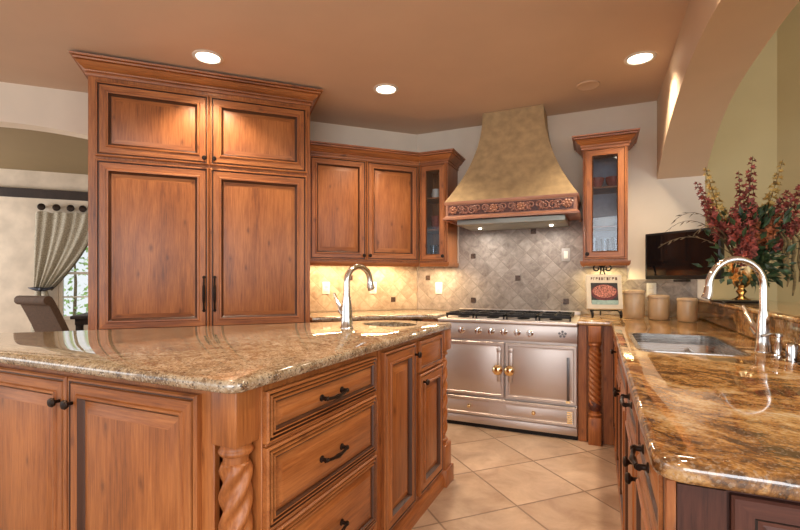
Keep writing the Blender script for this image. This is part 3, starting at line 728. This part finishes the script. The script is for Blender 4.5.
# island prep sink
mb = MB()
pr = [(1.03, IZ-.036), (1.0, IZ-.0365), (.97, IZ-.05), (.93, IZ-.13), (.80, IZ-.165), (.2, IZ-.172), (.15, IZ-.175)]
mb.rings([[(-1.125+.165*k*cos(2*pi*j/36), 2.385+.130*k*sin(2*pi*j/36), z) for j in range(36)] for k, z in pr], cap0=False)
mb.rings([[(-1.125+.165*k*cos(2*pi*j/36), 2.385+.130*k*sin(2*pi*j/36), z-.003) for j in range(36)] for k, z in pr], cap0=False)
tag(mb.build('prep_sink', M['sinksteel']), 'small oval steel prep sink set in the island countertop', 'sink')

def gooseneck(name, label, loc, dirv, h, reach, lever, lever_side, drop, k=1.0):
    t = thing(name, label, 'faucet', loc, math.atan2(dirv[1], dirv[0]))
    mb = MB(); mb.lathe([(.030*k, 0), (.030*k, .004), (.026*k, .010), (.0245*k, .06), (.021*k, .13), (.0165*k, .17)], (0, 0, 0), 20); mb.build('body', M['chrome'], t)
    r = reach/2; zc = h-r
    pts = [(0, 0, .165), (0, 0, zc-.01)]+[(r-r*cos(a), 0, zc+r*sin(a)) for a in [pi*i/16 for i in range(17)]]
    ex = Vector(pts[-1])
    mb = MB(); mb.tube(pts, [.0145*k]*2+[.0135*k]*17, 12); mb.build('spout', M['chrome'], t)
    mb = MB(); mb.tube([ex, ex+Vector((.004, 0, -.03)), ex+Vector((.012, 0, -drop))], [.0145*k, .017*k, .018*k], 12); mb.build('spray_head', M['chrome'], t)
    mb = MB(); s = lever_side; mb.tube([(0, s*.018, .075), (0, s*.05, .10)], [.020*k, .018*k], 12)
    mb.tube([(0, s*.045, .098), (-.0, s*.085, .14), (-.0, s*.115, .185)], [.011*k, .008*k, .006*k], 10); mb.build('handle', M['chrome'], t)
    return t
gooseneck('kitchen_faucet', 'brushed gooseneck faucet standing on the island by the prep sink', (-1.246, 2.102, IZ), (.09, .23), .335, .165, True, 1, .045, 1.22)

# ------------------------------------------------------------------ base cabinets along the back-left wall
p0 = onA(1.155, .61)
t = thing('base_cabinet', 'alder base cabinet behind the island under the beige backsplash', 'cabinet', (p0[0], p0[1], 0), rzA)
mb = MB(); mb.box(0, .84, 0, .59, .0, .879, bev=.002, seg=1); mb.build('carcass', M['wv'], t)
door(t, .02, .425, .11, .86, DOOR, knob=(.40, .80)); door(t, .435, .82, .11, .86, DOOR, knob=(.46, .80))
t = thing('base_cabinet', 'slim filler cabinet between the range and the corner', 'cabinet', (-1.425, 3.69, 0), 0)
mb = MB(); mb.box(0, .165, 0, .58, 0, .879, bev=.002, seg=1); mb.build('carcass', M['wv'], t)
cpoly = [(-1.254, 3.645), (-1.254, 4.284), (-1.695, 4.284)]
a1 = onA(.02, .013); a2 = onA(1.188, .013); a3 = onA(1.188, .64)
cpoly = [(-1.254, 3.645), (-1.254, 4.283), (-1.70, 4.283), a2, a3, (-1.44, 3.645)]
tag(slab('countertop', cpoly, .881, .92, M['gran_i']), 'narrow strip of granite countertop behind the island under the wall cabinets', 'countertop')

# ------------------------------------------------------------------ right hand run
# corner piece right of the range with carved post
t = thing('base_cabinet', 'narrow cabinet right of the range with a carved rope post', 'cabinet', (-.141, 3.668, 0), 0)
mb = MB(); mb.box(0, .26, .02, .60, 0, .879, bev=.002, seg=1); mb.box(0, .06, -.01, .0195, 0, .879, bev=.002, seg=1); mb.box(.172, .262, -.012, .0195, .0, .879, bev=.003, seg=1); mb.build('carcass', M['wv'], t)
rope_post(t, .116, -.028, .042, .20, .76, .088, zb1=.879, tw=-150, n=220)
mb = MB(); mb.lathe([(.02, .235), (.040, .255), (.047, .285), (.040, .315), (.030, .33)], (.116, -.028, 0), 18); mb.build('turned_urn', M['carve'], t)
# runs along C, local x = world -Y, faces -X
def crun(label, y1, w, kind, name='base_cabinet'):
    t = thing(name, label, 'cabinet', (.122, y1, 0), R(-90), 'cabinets along the sink counter')
    mb = MB()
    if kind == 'sink': mb.box(0, w, 0, .015, 0, .879); mb.box(0, w, .016, .60, 0, .66)
    else: mb.box(0, w, 0, .60, 0, .879, bev=.002, seg=1)
    mb.build('carcass', M['wv'], t)
    mb = MB(); mb.sweep([(0, 0), (.018, 0), (.018, .05), (.01, .075), (0, .085)], [(0, 0), (w, 0)]); mb.build('base_molding', M['wh'], t)
    if kind == 'plain':
        door(t, .03, w-.03, .11, .86, DOOR, knob=(w-.06, .78))
    elif kind == 'sink':
        door(t, .02, w-.02, .735, .865, SMALLDR, horiz=True, name='false_drawer')
        door(t, .02, w/2-.004, .11, .722, DOOR, knob=(w/2-.035, .655)); door(t, w/2+.004, w-.02, .11, .722, DOOR, knob=(w/2+.035, .655))
    else:
        d = door(t, .015, w-.015, .735, .865, SMALLDR, horiz=True, name='drawer'); make_pull(d, w/2, .80, .12, y=-.0195)
        door(t, .015, w-.015, .11, .722, DOOR, knob=(.06 if kind == 'L' else w-.06, .665))
    return t
crun('plain one-door cabinet in the far corner of the sink counter', 3.635, .655, 'plain')
crun('sink base cabinet with a false drawer front and two doors', 2.975, .945, 'sink')
crun('drawer-over-door cabinet between the sink base and the counter end', 2.025, .555, 'R')
crun('drawer-over-door cabinet at the near end of the sink counter', 1.465, .53, 'L')
# dark end panel facing the camera
t = thing('end_panel', 'dark red-brown panelled end of the sink counter closest to the camera', 'panel', (.105, .919, 0), 0)
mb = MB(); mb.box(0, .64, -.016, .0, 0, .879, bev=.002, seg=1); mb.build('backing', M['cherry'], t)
EP = [(0, 0, 0), (0, .012, None), (.004, .016, None), (.030, .016, None), (.036, .009, 2), (.042, .008, None), (.05, .011, None)]
mb = MB(); mb.box(0, .016, -.032, -.0165, 0, .879, bev=.002, seg=1); mb.build('edge_stile', M['wv'], t)
mb = MB(); mb.box(.018, .088, -.0265, -.0165, .02, .872); mb.build('flat_panel', REDBROWN, t)
mb = MB(); mb.front(.094, .63, .06, .868, EP, y=-.0165); mb.build('framed_panel', REDBROWN, t, ang=25)
# counter
R0 = (.085, .738, .838)
sk = (.165, .545, 2.165, 2.845)
hole = round_poly([(sk[0], sk[2]), (sk[1], sk[2]), (sk[1], sk[3]), (sk[0], sk[3])], .06, 8)
kpoly = round_poly([(.085, .862), (.753, .862), (.753, 4.283), (-.142, 4.283), (-.142, 3.612), (.085, 3.612)], [.05, 0, 0, 0, .0, .012], 6)
tag(slab('countertop', kpoly, .881, .92, M['gran_c'], holes=[hole]), 'golden brown veined granite countertop with the large sink', 'countertop')
mb = MB(); mb.box(.7545, .7565+.0, .83, 4.28, .88, .90) if False else None
mb = MB(); mb.box(.7535, .7565, .84, 4.28, .921, 1.044); 
mb = MB(); mb.box(.728, .7525, .88, 4.28, .9205, 1.046, bev=.003); tag(mb.build('granite_backsplash', M['gran_c']), 'upright granite backsplash strip behind the sink counter', 'backsplash')
bpoly = round_poly([(.705, .86), (1.12, .86), (1.12, 4.293), (.705, 4.293)], [.03, .03, 0, 0])
tag(slab('bar_ledge', bpoly, 1.0465, 1.078, M['gran_c']), 'raised granite bar ledge carrying the flower vase', 'countertop')
# sink
mb = MB()
def rr_ring(g, z, rad):
    return [(x, y, z) for x, y in round_poly([(sk[0]+g, sk[2]+g), (sk[1]-g, sk[2]+g), (sk[1]-g, sk[3]-g), (sk[0]+g, sk[3]-g)], rad, 8)]
inner = [rr_ring(-.02, .8795, .08), rr_ring(.0, .8795, .06), rr_ring(.004, .872, .058), rr_ring(.010, .74, .056), rr_ring(.03, .705, .05), rr_ring(.12, .700, .03)]
outer = [[(x, y, z-.004) for x, y, z in r] for r in inner]
mb.rings(inner, cap0=False); mb.rings(outer, cap0=False)
tag_s = tag(mb.build('kitchen_sink', M['sinksteel'], ang=50), 'rectangular undermount steel sink in the golden granite counter', 'sink')
mb = MB(); mb.rings([rr_ring(-.014, .9203, .072), rr_ring(-.014, .9225, .072), rr_ring(.004, .9225, .058), rr_ring(.004, .86, .058), rr_ring(.002, .86, .058), rr_ring(.0015, .9203, .058), rr_ring(-.014, .9203, .072)], cap0=False, cap1=False); mb.build('rim', M['sinksteel'], tag_s, ang=50)
mb = MB(); mb.lathe([(.045, .7005), (.045, .704), (.03, .705), (.028, .701)], ((sk[0]+sk[1])/2, 2.6, 0), 20); mb.build('drain', M['chrome'], tag_s)
mb = MB(); mb.box(.43, .445, sk[2]+.03, sk[3]-.03, .703, .86, bev=.006); mb.build('divider', M['sinksteel'], tag_s)
gooseneck('kitchen_faucet', 'tall chrome gooseneck faucet beside the large sink', (.628, 2.318, .921), (-.92, -.39), .385, .225, True, -1, .05, 1.05)
t = thing('soap_dispenser', 'chrome soap pump standing right of the large sink faucet', 'soap dispenser', (.640, 2.19, .921))
mb = MB(); mb.lathe([(.022, 0), (.022, .005), (.014, .010), (.012, .045), (.009, .05), (.008, .075), (.014, .078), (.014, .09), (.006, .094)], (0, 0, 0), 16); mb.build('body', M['chrome'], t)
mb = MB(); mb.tube([(0, 0, .084), (-.03, -.012, .088), (-.06, -.024, .080)], [.006, .006, .005], 8); mb.build('nozzle', M['chrome'], t)
mb = MB(); mb.lathe([(.020, 0), (.020, .05), (.017, .062), (.006, .066)], (0, 0, 0), 16)
tag(mb.build('air_gap_cap', M['chrome'], loc=(.655, 2.10, .921)), 'short chrome air gap cap to the right of the soap pump', 'air gap')
mb = MB(); mb.lathe([(.030, 0), (.030, .004), (.012, .007), (.006, .014)], (0, 0, 0), 18)
tag(mb.build('sink_stopper', M['black'], loc=(.675, 2.02, .921)), 'flat black stopper lying by the granite backsplash', 'stopper')

# ------------------------------------------------------------------ things on the right counter
def canister(x, y, r, h, label):
    t = thing('canister', label, 'canister', (x, y, .921), 0, 'ceramic canisters')
    mb = MB(); mb.lathe([(r*.92, 0), (r*.97, .006), (r, h*.2), (r, h*.80), (r*.97, h*.84), (r*.97, h*.86), (r*.90, h*.86), (r*.9, .02), (.002, .015)], (0, 0, 0), 28); mb.build('jar', M['ceramic'], t)
    mb = MB(); mb.lathe([(r*.88, h*.862), (r*1.02, h*.865), (r*1.03, h*.93), (r*.98, h*.97), (r*.5, h*.985), (.004, h*.99)], (0, 0, 0), 28); mb.build('lid', M['lid'], t)
    return t
canister(.252, 3.95, .078, .225, 'largest cream canister, nearest the cookbook')
canister(.420, 3.93, .072, .188, 'middle-sized cream canister, second of the three')
canister(.590, 3.83, .064, .172, 'smallest cream canister, nearest the bar ledge')
# cookbook on iron easel
BS = 1.16
t = thing('book_easel', 'black wrought iron easel with a scroll top holding the cookbook', 'easel', (.045, 3.86, .921), R(10))
mb = MB()
tl = R(14)
def LP(x, y, z): return (x, y+z*math.tan(tl), z)
for sg in (-1, 1):
    mb.tube([LP(sg*.088, -.055, .006), LP(sg*.088, -.052, .02), LP(sg*.088, -.03, .040), LP(sg*.085, .006, .052), LP(sg*.05, .006, .18), LP(sg*.012, .006, .310)], .005, 8)
    pts = []
    for i in range(24):
        q = i/23; a = -.6+q*2*pi*1.2; rr = .030*(1-.65*q); pts.append(LP(sg*(.036-rr*cos(a)), .006, .338+rr*sin(a)))
    mb.tube(pts, .0052, 6)
    mb.tube([LP(sg*.012, .006, .310), LP(sg*.006, .006, .325), LP(sg*.012, .006, .335)], .005, 6)
    pts = [(sg*.088+.0, -.055, .006)]
    for i in range(14):
        a = -pi/2+i/13*2*pi*.9; pts.append((sg*.088, -.062+.022*cos(a), .032+.024*sin(a)))
    mb.tube(pts, .0045, 6)
mb.ball(LP(0, .006, .352), .009, 10)
mb.tube([LP(-.09, .004, .052), LP(.09, .004, .052)], .005, 8)
mb.tube([LP(0, .010, .30), (0, .155, .007)], .005, 8)
mb.build('iron_frame', M['iron'], t)
t2 = thing('cookbook', 'cream cookbook with a round red food photograph propped on the easel', 'book', (.045, 3.852, .921), R(10))
def bk(): q = MB(); q.X = Matrix.Rotation(-tl, 4, 'X'); return q
mb = bk(); mb.box(-.112, .112, -.028, .0, .058, .298, bev=.003); mb.build('cover', M['paper'], t2)
mb = bk(); mb.box(-.084, .084, -.0295, -.0285, .095, .238); mb.build('cover_photo', M['photo'], t2)
mb = bk(); mb.box(-.082, .082, -.0305, -.0300, .088, .118); mb.build('teal_cloth', M['teal'], t2)
mb = bk(); mb.lathe([(.084, 0), (.084, .001)], (0, -.0308, .172), 30, axis='y', sq=.66, m=0); mb.lathe([(.074, 0), (.074, .0012)], (0, -.0312, .179), 30, axis='y', sq=.60, m=1); mb.build('plate_picture', [M['foodrim'], M['food']], t2)
mb = bk(); rng = random.Random(4); x = -.082
while x < .078:   # title lettering, too small to read in the photograph
    w = rng.choice((.010, .012, .014))
    mb.box(x, x+.003, -.0295, -.0285, .258, .278); mb.box(x, x+w, -.0295, -.0285, rng.choice((.258, .267, .275)), .2775)
    x += w+.006
mb.build('title', M['ink'], t2)
for q in (t, t2): q.scale = (BS, BS, BS)

# tv on a wall arm
TL, TR = Vector((.341, 4.080)), Vector((.762, 3.680))
dv = (TR-TL).normalized(); tw = (TR-TL).length
t = thing('television', 'flat black television angled out from the corner above the canisters', 'television', (TL.x, TL.y, 1.225), math.atan2(dv.y, dv.x))
mb = MB(); mb.box(0, tw, 0, .045, 0, .362, bev=.006); mb.box(.12, tw-.12, .045, .075, .06, .30, bev=.01); mb.build('housing', M['black'], t)
mb = MB(); mb.box(.018, tw-.018, -.0015, -.0005, .030, .345); mb.build('screen', M['screen'], t)
mb = MB(); mb.box(tw/2-.05, tw/2+.05, -.004, .05, -.018, -.0005, bev=.004); mb.build('sensor_bar', M['black'], t)
mb = MB(); mb.tube([(.29, .070, .18), (.065, .305, .18)], .016, 10); mb.tube([(.063, .307, .11), (.063, .307, .25)], .03, 10)
mb.build('wall_arm', M['black'], t)

# outlets
def outlet(loc, rz, label, kind, pm='white'):
    t = thing('wall_outlet', label, 'outlet', loc, rz, 'wall plates on the backsplash')
    mb = MB(); mb.box(-.036, .036, -.006, 0, -.058, .058, bev=.003); mb.build('cover_plate', M[pm], t)
    mb = MB()
    if kind == 's': mb.box(-.016, .016, -.009, -.0062, -.033, .033, bev=.002)
    else:
        for z in (-.022, .022): mb.box(-.015, .015, -.0085, -.0062, z-.015, z+.015, bev=.003)
    mb.build('switch' if kind == 's' else 'socket', M['plate'], t)
for s_, nm, kd in ((sA((-2.378, 3.622)), 'cream wall plate on the beige backsplash closest to the tall cabinet', 'o'), (sA((-2.046, 3.954)), 'cream wall plate on the beige backsplash behind the island faucet spout', 'o')):
    p = Vector(oA)-AD*s_-AN*.0125; outlet((p.x, p.y, 1.143), rzA, nm, kd)
outlet((-1.47, 4.2845, 1.138), 0, 'cream wall plate under the corner glass cabinet left of the range', 's')
outlet((-.268, 4.2845, 1.446), 0, 'grey wall plate with a white switch high on the tile beside the right glass cabinet', 's', 'greyplate')
outlet((.405, 4.2845, 1.138), 0, 'pale wall plate under the television behind the canisters', 'o')

# ------------------------------------------------------------------ flowers on the bar ledge
VX, VY, VZ = .815, 3.42, 1.079
mb = MB(); mb.lathe([(.14, 0), (.145, .006), (.15, .012), (.145, .014), (.05, .008), (.002, .008)], (0, 0, 0), 32, sq=.8)
tag(mb.build('tray', M['black'], loc=(VX-.02, VY, VZ)), 'dark oval tray beneath the gold vase on the bar ledge', 'tray')
mb = MB(); mb.lathe([(.048, 0), (.050, .006), (.030, .016), (.014, .03), (.022, .045), (.030, .055), (.022, .066), (.016, .075), (.035, .09), (.062, .125), (.074, .18), (.078, .235), (.070, .235), (.064, .17), (.03, .10), (.004, .09)], (0, 0, 0), 28)
tag(mb.build('vase', M['brass'], loc=(VX, VY, VZ+.0145)), 'gold goblet-shaped vase holding the flower arrangement', 'vase')
FB = Vector((VX, VY, VZ+.20))
t = thing('flower_arrangement', 'large arrangement of burgundy and ochre flower spikes with dark green leaves', 'flowers', tuple(FB))
cr, sr = cos(R(23.9)), sin(R(23.9))
def cdir(r, f, u): return Vector((r*cr-f*sr, r*sr+f*cr, u))*FS
FS = 1.0   # right, away, up seen from the kitchen
rng = random.Random(5); FS = 1.10
def petal_cup(mb, c, axis, r, m):
    axis = axis.normalized(); u = axis.orthogonal().normalized(); w = axis.cross(u)
    a0 = rng.random()*6
    for k in range(5):
        a = a0+2*pi*k/5; d = u*cos(a)+w*sin(a); e = u*cos(a+.62)+w*sin(a+.62); g = u*cos(a-.62)+w*sin(a-.62)
        v = [mb.v(c), mb.v(c+(g*.55+axis*.5)*r), mb.v(c+(d*1.05+axis*.75)*r), mb.v(c+(e*.55+axis*.5)*r)]
        mb.f(v, m)
def spike(end, bend, mat, size, start=.42, n=25):
    E_ = cdir(*end); B_ = cdir(*bend); pts = []
    for i in range(13):
        q = i/12; pts.append(E_*q+B_*4*q*(1-q)*.25)
    mb = MB(); mb.tube(pts, [.004*(1-.6*i/12) for i in range(13)], 5, m=1)
    for k in range(n):
        q = start+(1-start)*k/n; f_ = q*12; i = min(11, int(f_)); p = pts[i].lerp(pts[i+1], f_-i); tn = (pts[i+1]-pts[i]).normalized()
        rad = size*(1.15-.75*(k/n)); a = k*2.4; u = tn.orthogonal().normalized(); w = tn.cross(u)
        d = (u*cos(a)+w*sin(a)); petal_cup(mb, p+d*rad*.55, d+tn*.5, rad, 0); petal_cup(mb, p+d*rad*.2, d*.6+tn, rad*.7, 0)
    return mb.build('flower_spike', [mat, M['stem']], t, flat=True)
Rr, Yy, Oo = M['petal_r'], M['petal_y'], M['petal_o']
for end, bend, mat, size in (
    ((-.27, -.02, .50), (-.05, 0, .05), Rr, .031), ((-.17, .05, .60), (-.04, 0, .0), Yy, .031), ((.065, .0, .65), (.0, 0, 0), Rr, .034), ((.03, .06, .58), (.02, 0, 0), Rr, .028),
    ((.27, .04, .64), (.06, 0, 0), Yy, .031), ((.36, -.03, .54), (.08, 0, .03), Rr, .032), ((.20, -.08, .44), (.02, 0, .04), Rr, .034), ((-.12, -.1, .34), (-.03, 0, .05), Rr, .034),
    ((-.06, -.13, .20), (0, -.05, .10), Rr, .036), ((-.02, -.12, .36), (-.02, -.03, .03), Rr, .034), ((.24, -.12, .26), (.05, -.04, .05), Rr, .032), ((-.08, -.12, .02), (-.02, -.1, .30), Rr, .034), ((.11, -.14, .30), (0, -.02, .02), Oo, .034), ((.42, .05, .42), (.08, 0, .06), Rr, .03),
    ((-.20, .02, .40), (-.06, 0, .04), Rr, .030), ((.30, -.06, .30), (.06, 0, .06), Rr, .032), ((.0, -.12, .27), (0, 0, 0), Oo, .026)):
    spike(end, bend, mat, size)
def leaf(mb, p, d, L, w, m=0):
    d = d.normalized(); s_ = d.cross(Vector((rng.uniform(-1, 1), rng.uniform(-1, 1), rng.uniform(-.3, 1)))).normalized(); nn = s_.cross(d)
    a = mb.v(p); b1 = mb.v(p+d*L*.45+s_*w); b2 = mb.v(p+d*L*.45-s_*w); md = mb.v(p+d*L*.5-nn*w*.35); e = mb.v(p+d*L-nn*L*.12)
    mb.f([a, b1, md], m); mb.f([a, md, b2], m); mb.f([b1, e, md], m); mb.f([md, e, b2], m)
mb = MB()
for k in range(620):
    r = abs(rng.gauss(0, .10)); th = rng.uniform(0, 2*pi)
    p = cdir(.06+r*cos(th)*1.1, -.03+r*sin(th)*.6, rng.uniform(-.06, .32)+rng.uniform(-.02, .02))
    leaf(mb, p, p+Vector((rng.uniform(-.1, .1), rng.uniform(-.1, .1), rng.uniform(-.12, .12))), rng.uniform(.040, .080), rng.uniform(.010, .021))
mb.build('foliage', M['leaf'], t, flat=True)
for k, (r, L) in enumerate(((.17, .42), (.20, .50), (.235, .38), (.15, .30))):
    mb = MB(); pts = [cdir(r*.4, -.06, .12), cdir(r*.85, -.09, .22), cdir(r, -.11, .17)]+[cdir(r+.006*sin(i*1.3), -.11, .17-L*i/8*.62) for i in range(1, 9)]
    mb.tube(pts, [.003, .005]+[.008+.003*((i*7) % 3)/2 for i in range(7)]+[.007, .003], 6); mb.build('hanging_tail', M['tail'], t)
for k, (r, u, f_) in enumerate(((-.46, .17, -.05), (-.40, .22, 0), (-.34, .14, -.1), (.48, .20, -.05), (.50, .12, 0), (.42, .28, .05), (.46, .05, -.1), (-.50, .08, -.05))):
    pts = [cdir(r*q, f_*q, .05+(u+.10)*sin(q*pi*.62)*1.05-(.10*q*q)) for q in [i/12 for i in range(13)]]
    mb = MB(); mb.tube(pts, [.0028*(1-.6*i/12) for i in range(13)], 5)
    for i in range(4, 12):
        leaf(mb, pts[i], (pts[i+1]-pts[i])+Vector((0, 0, rng.uniform(-.03, .03))), .045, .004)
    mb.build('grass_stem', M['stem'], t)

# ------------------------------------------------------------------ ceiling fittings
def can_light(x, y, label, power=58):
    t = thing('ceiling_light', label, 'ceiling light', (x, y, CZ), 0, 'recessed ceiling lights')
    mb = MB(); mb.lathe([(.098, -.0005), (.098, -.005), (.080, -.009), (.074, -.004), (.074, -.0005)], (0, 0, 0), 32, caps=False); mb.build('trim_ring', M['white'], t)
    mb = MB(); mb.lathe([(.074, -.0005), (.074, -.0035), (.05, -.006), (.002, -.007)], (0, 0, 0), 32); mb.build('lens', M['lamp'], t)
    d = bpy.data.lights.new('can_bulb', 'SPOT'); d.energy = power; d.spot_size = R(115); d.spot_blend = .6; d.shadow_soft_size = .06; d.color = (1, .80, .58)
    o = bpy.data.objects.new('can_bulb', d); COL.objects.link(o); o.parent = t; o.location = (0, 0, -.02)
    return t
can_light(-2.402, 2.232, 'recessed ceiling light above the tall cabinet crown, leftmost of the lit three')
can_light(-1.526, 3.172, 'recessed ceiling light in front of the wall cabinet, middle of the lit three')
can_light(.256, 3.424, 'recessed ceiling light near the arched wall, rightmost of the lit three')
for x, y, w in ((.25, 1.85, 'over the sink counter'), (-1.0, 1.75, 'over the island'), (-2.3, .4, 'over the left end of the island'), (-.6, -.6, 'behind the viewer')):
    can_light(x, y, 'recessed ceiling light ' + w + ', outside the picture', 58)
mb = MB(); mb.lathe([(.085, -.0005), (.085, -.006), (.078, -.009), (.070, -.006), (.002, -.006)], (0, 0, 0), 32)
tag(mb.build('ceiling_speaker', M['ceil'], loc=(-.074, 3.737, CZ)), 'round flush speaker grille painted to match the ceiling, above the hood', 'speaker')
# under-cabinet and hood lamps
def strip(name, loc, tgt, sx, p, col): return area(name, loc, tgt, sx, .03, p, col)
for s_ in (.92, .40):
    p = onA(s_, .17); o = area('undercabinet_lamp', (p[0], p[1], 1.375), (p[0]+.001, p[1], .9), .40, .05, 5, (1, .70, .38)); o.rotation_euler = (0, 0, rzA)
area('undercabinet_lamp', (-1.41, 4.12, 1.338), (-1.41, 4.1201, .9), .2, .05, 3.0, (1, .72, .40))
area('undercabinet_lamp', (.047, 4.16, 1.328), (.047, 4.1601, .9), .2, .05, 2.5, (1, .78, .36))
for x in (-.98, -.38): area('hood_lamp_light', (x, 4.03, 1.672), (x, 4.0301, .9), .06, .06, 2.2, (1, .92, .82))

# ------------------------------------------------------------------ dining room beyond the arch
def farp(u, z, off): p = FO+E1*u-AN*off; return Vector((p.x, p.y, z))
for k, u in enumerate((0.0, .171, .335, .478, .62)):
    mb = MB(); mb.lathe([(.010, 0), (.010, .05), (.045, .054), (.048, .062), (.040, .074), (.018, .080), (.004, .081)], (0, 0, 0), 18, axis='y')
    o = tag(mb.build('curtain_medallion', M['bronze'], loc=tuple(farp(u, 2.222, .001))), 'dark round curtain medallion on the dining wall, %s from the left' % ('first', 'second', 'third', 'fourth', 'fifth')[k], 'curtain medallion', 'curtain medallions'); o.rotation_euler = (0, 0, rzA)
mb = MB(); nu, nv = 46, 26; grid = []
def rightedge(v): return .66-.54*(v**1.7)
for layer in (0, 1):
    g = []
    for j in range(nv+1):
        v = j/nv; row = []
        for i in range(nu+1):
            a = i/nu; u = -.055-.02*v+(rightedge(v)+.055)*a; z = 2.165-1.055*v+.03*abs(sin(a*pi*4))*(1-v)-.03
            rip = .022*sin(a*(17+5*v))*(.4+.6*v)+.012*sin(a*41+2*v)
            row.append(mb.v(farp(u, z, .085+rip+(.004 if layer else 0))))
        g.append(row)
    grid.append(g)
for g in grid:
    for j in range(nv):
        for i in range(nu): mb.f([g[j][i], g[j][i+1], g[j+1][i+1], g[j+1][i]])
for j in range(nv):
    for i in (0, nu): mb.f([grid[0][j][i], grid[1][j][i], grid[1][j+1][i], grid[0][j+1][i]])
cu = tag(mb.build('curtain', M['curtain'], ang=80), 'grey-beige burlap curtain tied back to the left of the dining window', 'curtain')
mb = MB(); mb.tube([farp(rightedge(j/20)+.004, 2.17-1.09*j/20, .10) for j in range(21)], [.012]*21, 8); mb.build('edge_trim', M['curtrim'], cu)
mb = MB(); mb.tube([farp(.05, 1.09, .10), farp(.06, .98, .10), farp(.055, .84, .11)], [.03, .05, .06], 10); mb.tube([farp(-.02, 1.09, .09), farp(-.04, .95, .09), farp(-.05, .45, .09)], [.03, .045, .06], 10); mb.build('tail', M['curtain'], cu)
mb = MB(); mb.tube([farp(-.12, 1.115, .14), farp(-.03, 1.10, .16), farp(.07, 1.09, .16), farp(.16, 1.12, .13)], [.006, .028, .026, .008], 10); mb.ball(tuple(farp(.03, 1.095, .175)), .03, 12)
tag(mb.build('curtain_holdback', M['holdback']), 'slate-coloured leaf-shaped holdback gathering the curtain', 'holdback')
FS = 1.0
# upholstered chair, facing away to the right
fd = cdir(.36, .93, 0)
t = thing('dining_chair', 'brown upholstered dining chair with a rolled top, seen from behind through the arch', 'chair', (-5.60, 3.05, 0), math.atan2(fd.y, fd.x)-pi/2)
mb = MB(); mb.box(-.24, .24, .0, .50, .36, .49, bev=.03, seg=3); mb.build('seat', M['uphol'], t)
mb = MB(); rs = []
for i in range(15):
    q = i/14; z = .42+.58*q; y = -.0-.24*q**1.2; th = .07
    rs.append([(-.245, y, z), (.245, y, z), (.245, y+th, z+.01), (-.245, y+th, z+.01)])
mb.rings(rs); mb.tube([(-.25, -.225, 1.0), (.25, -.225, 1.0)], .05, 16); mb.build('backrest', M['uphol'], t)
for x in (-.2, .2):
    for y in (.02, .46):
        mb = MB(); mb.tube([(x, y-(.06 if y < .1 else 0), 0), (x, y, .37)], [.014, .022], 8); mb.build('leg', M['darkwood'], t)
tp = Vector((-5.93, 3.95, 0))
t = thing('dining_table', 'dark wooden dining table beside the upholstered chair', 'table', (tp.x, tp.y, 0), R(45))
mb = MB(); mb.box(-.40, .40, -.40, .40, .735, .775, bev=.006); mb.build('tabletop', M['darkwood'], t)
mb = MB(); mb.box(-.36, .36, -.36, .36, .66, .7345); mb.build('apron', M['darkwood'], t)
for x in (-.32, .32):
    for y in (-.32, .32):
        mb = MB(); mb.box(x-.035, x+.035, y-.035, y+.035, 0, .6595, bev=.004); mb.build('leg', M['darkwood'], t)
# garden outside the dining window
for k, (u, off, h, w_) in enumerate(((.6, -2.2, 1.9, .9), (1.9, -2.8, 2.3, 1.0), (-.5, -3.2, 2.4, 1.0))):
    p = farp(u, 0, off); mb = MB(); rg = random.Random(k)
    mb.tube([(0, 0, 0), (.03, .02, h*.5), (0, 0, h*.8)], [.04, .03, .01], 6, m=1)
    for i in range(380):
        a = rg.uniform(0, 2*pi); zz = rg.uniform(.05, 1); r_ = w_*.5*math.sqrt(rg.random())*(.5+sin(zz*pi)*.6)
        leaf(mb, Vector((r_*cos(a), r_*sin(a), zz*h)), Vector((cos(a), sin(a), rg.uniform(-.4, .8))), .14, .04)
    tag(mb.build('garden_shrub', [M['leaf2'], M['stem']], loc=(p.x, p.y, -.02), flat=True), 'leafy green shrub outside the dining window, %s' % ('straight behind the panes', 'farther right', 'farther left')[k], 'shrub', 'garden shrubs')
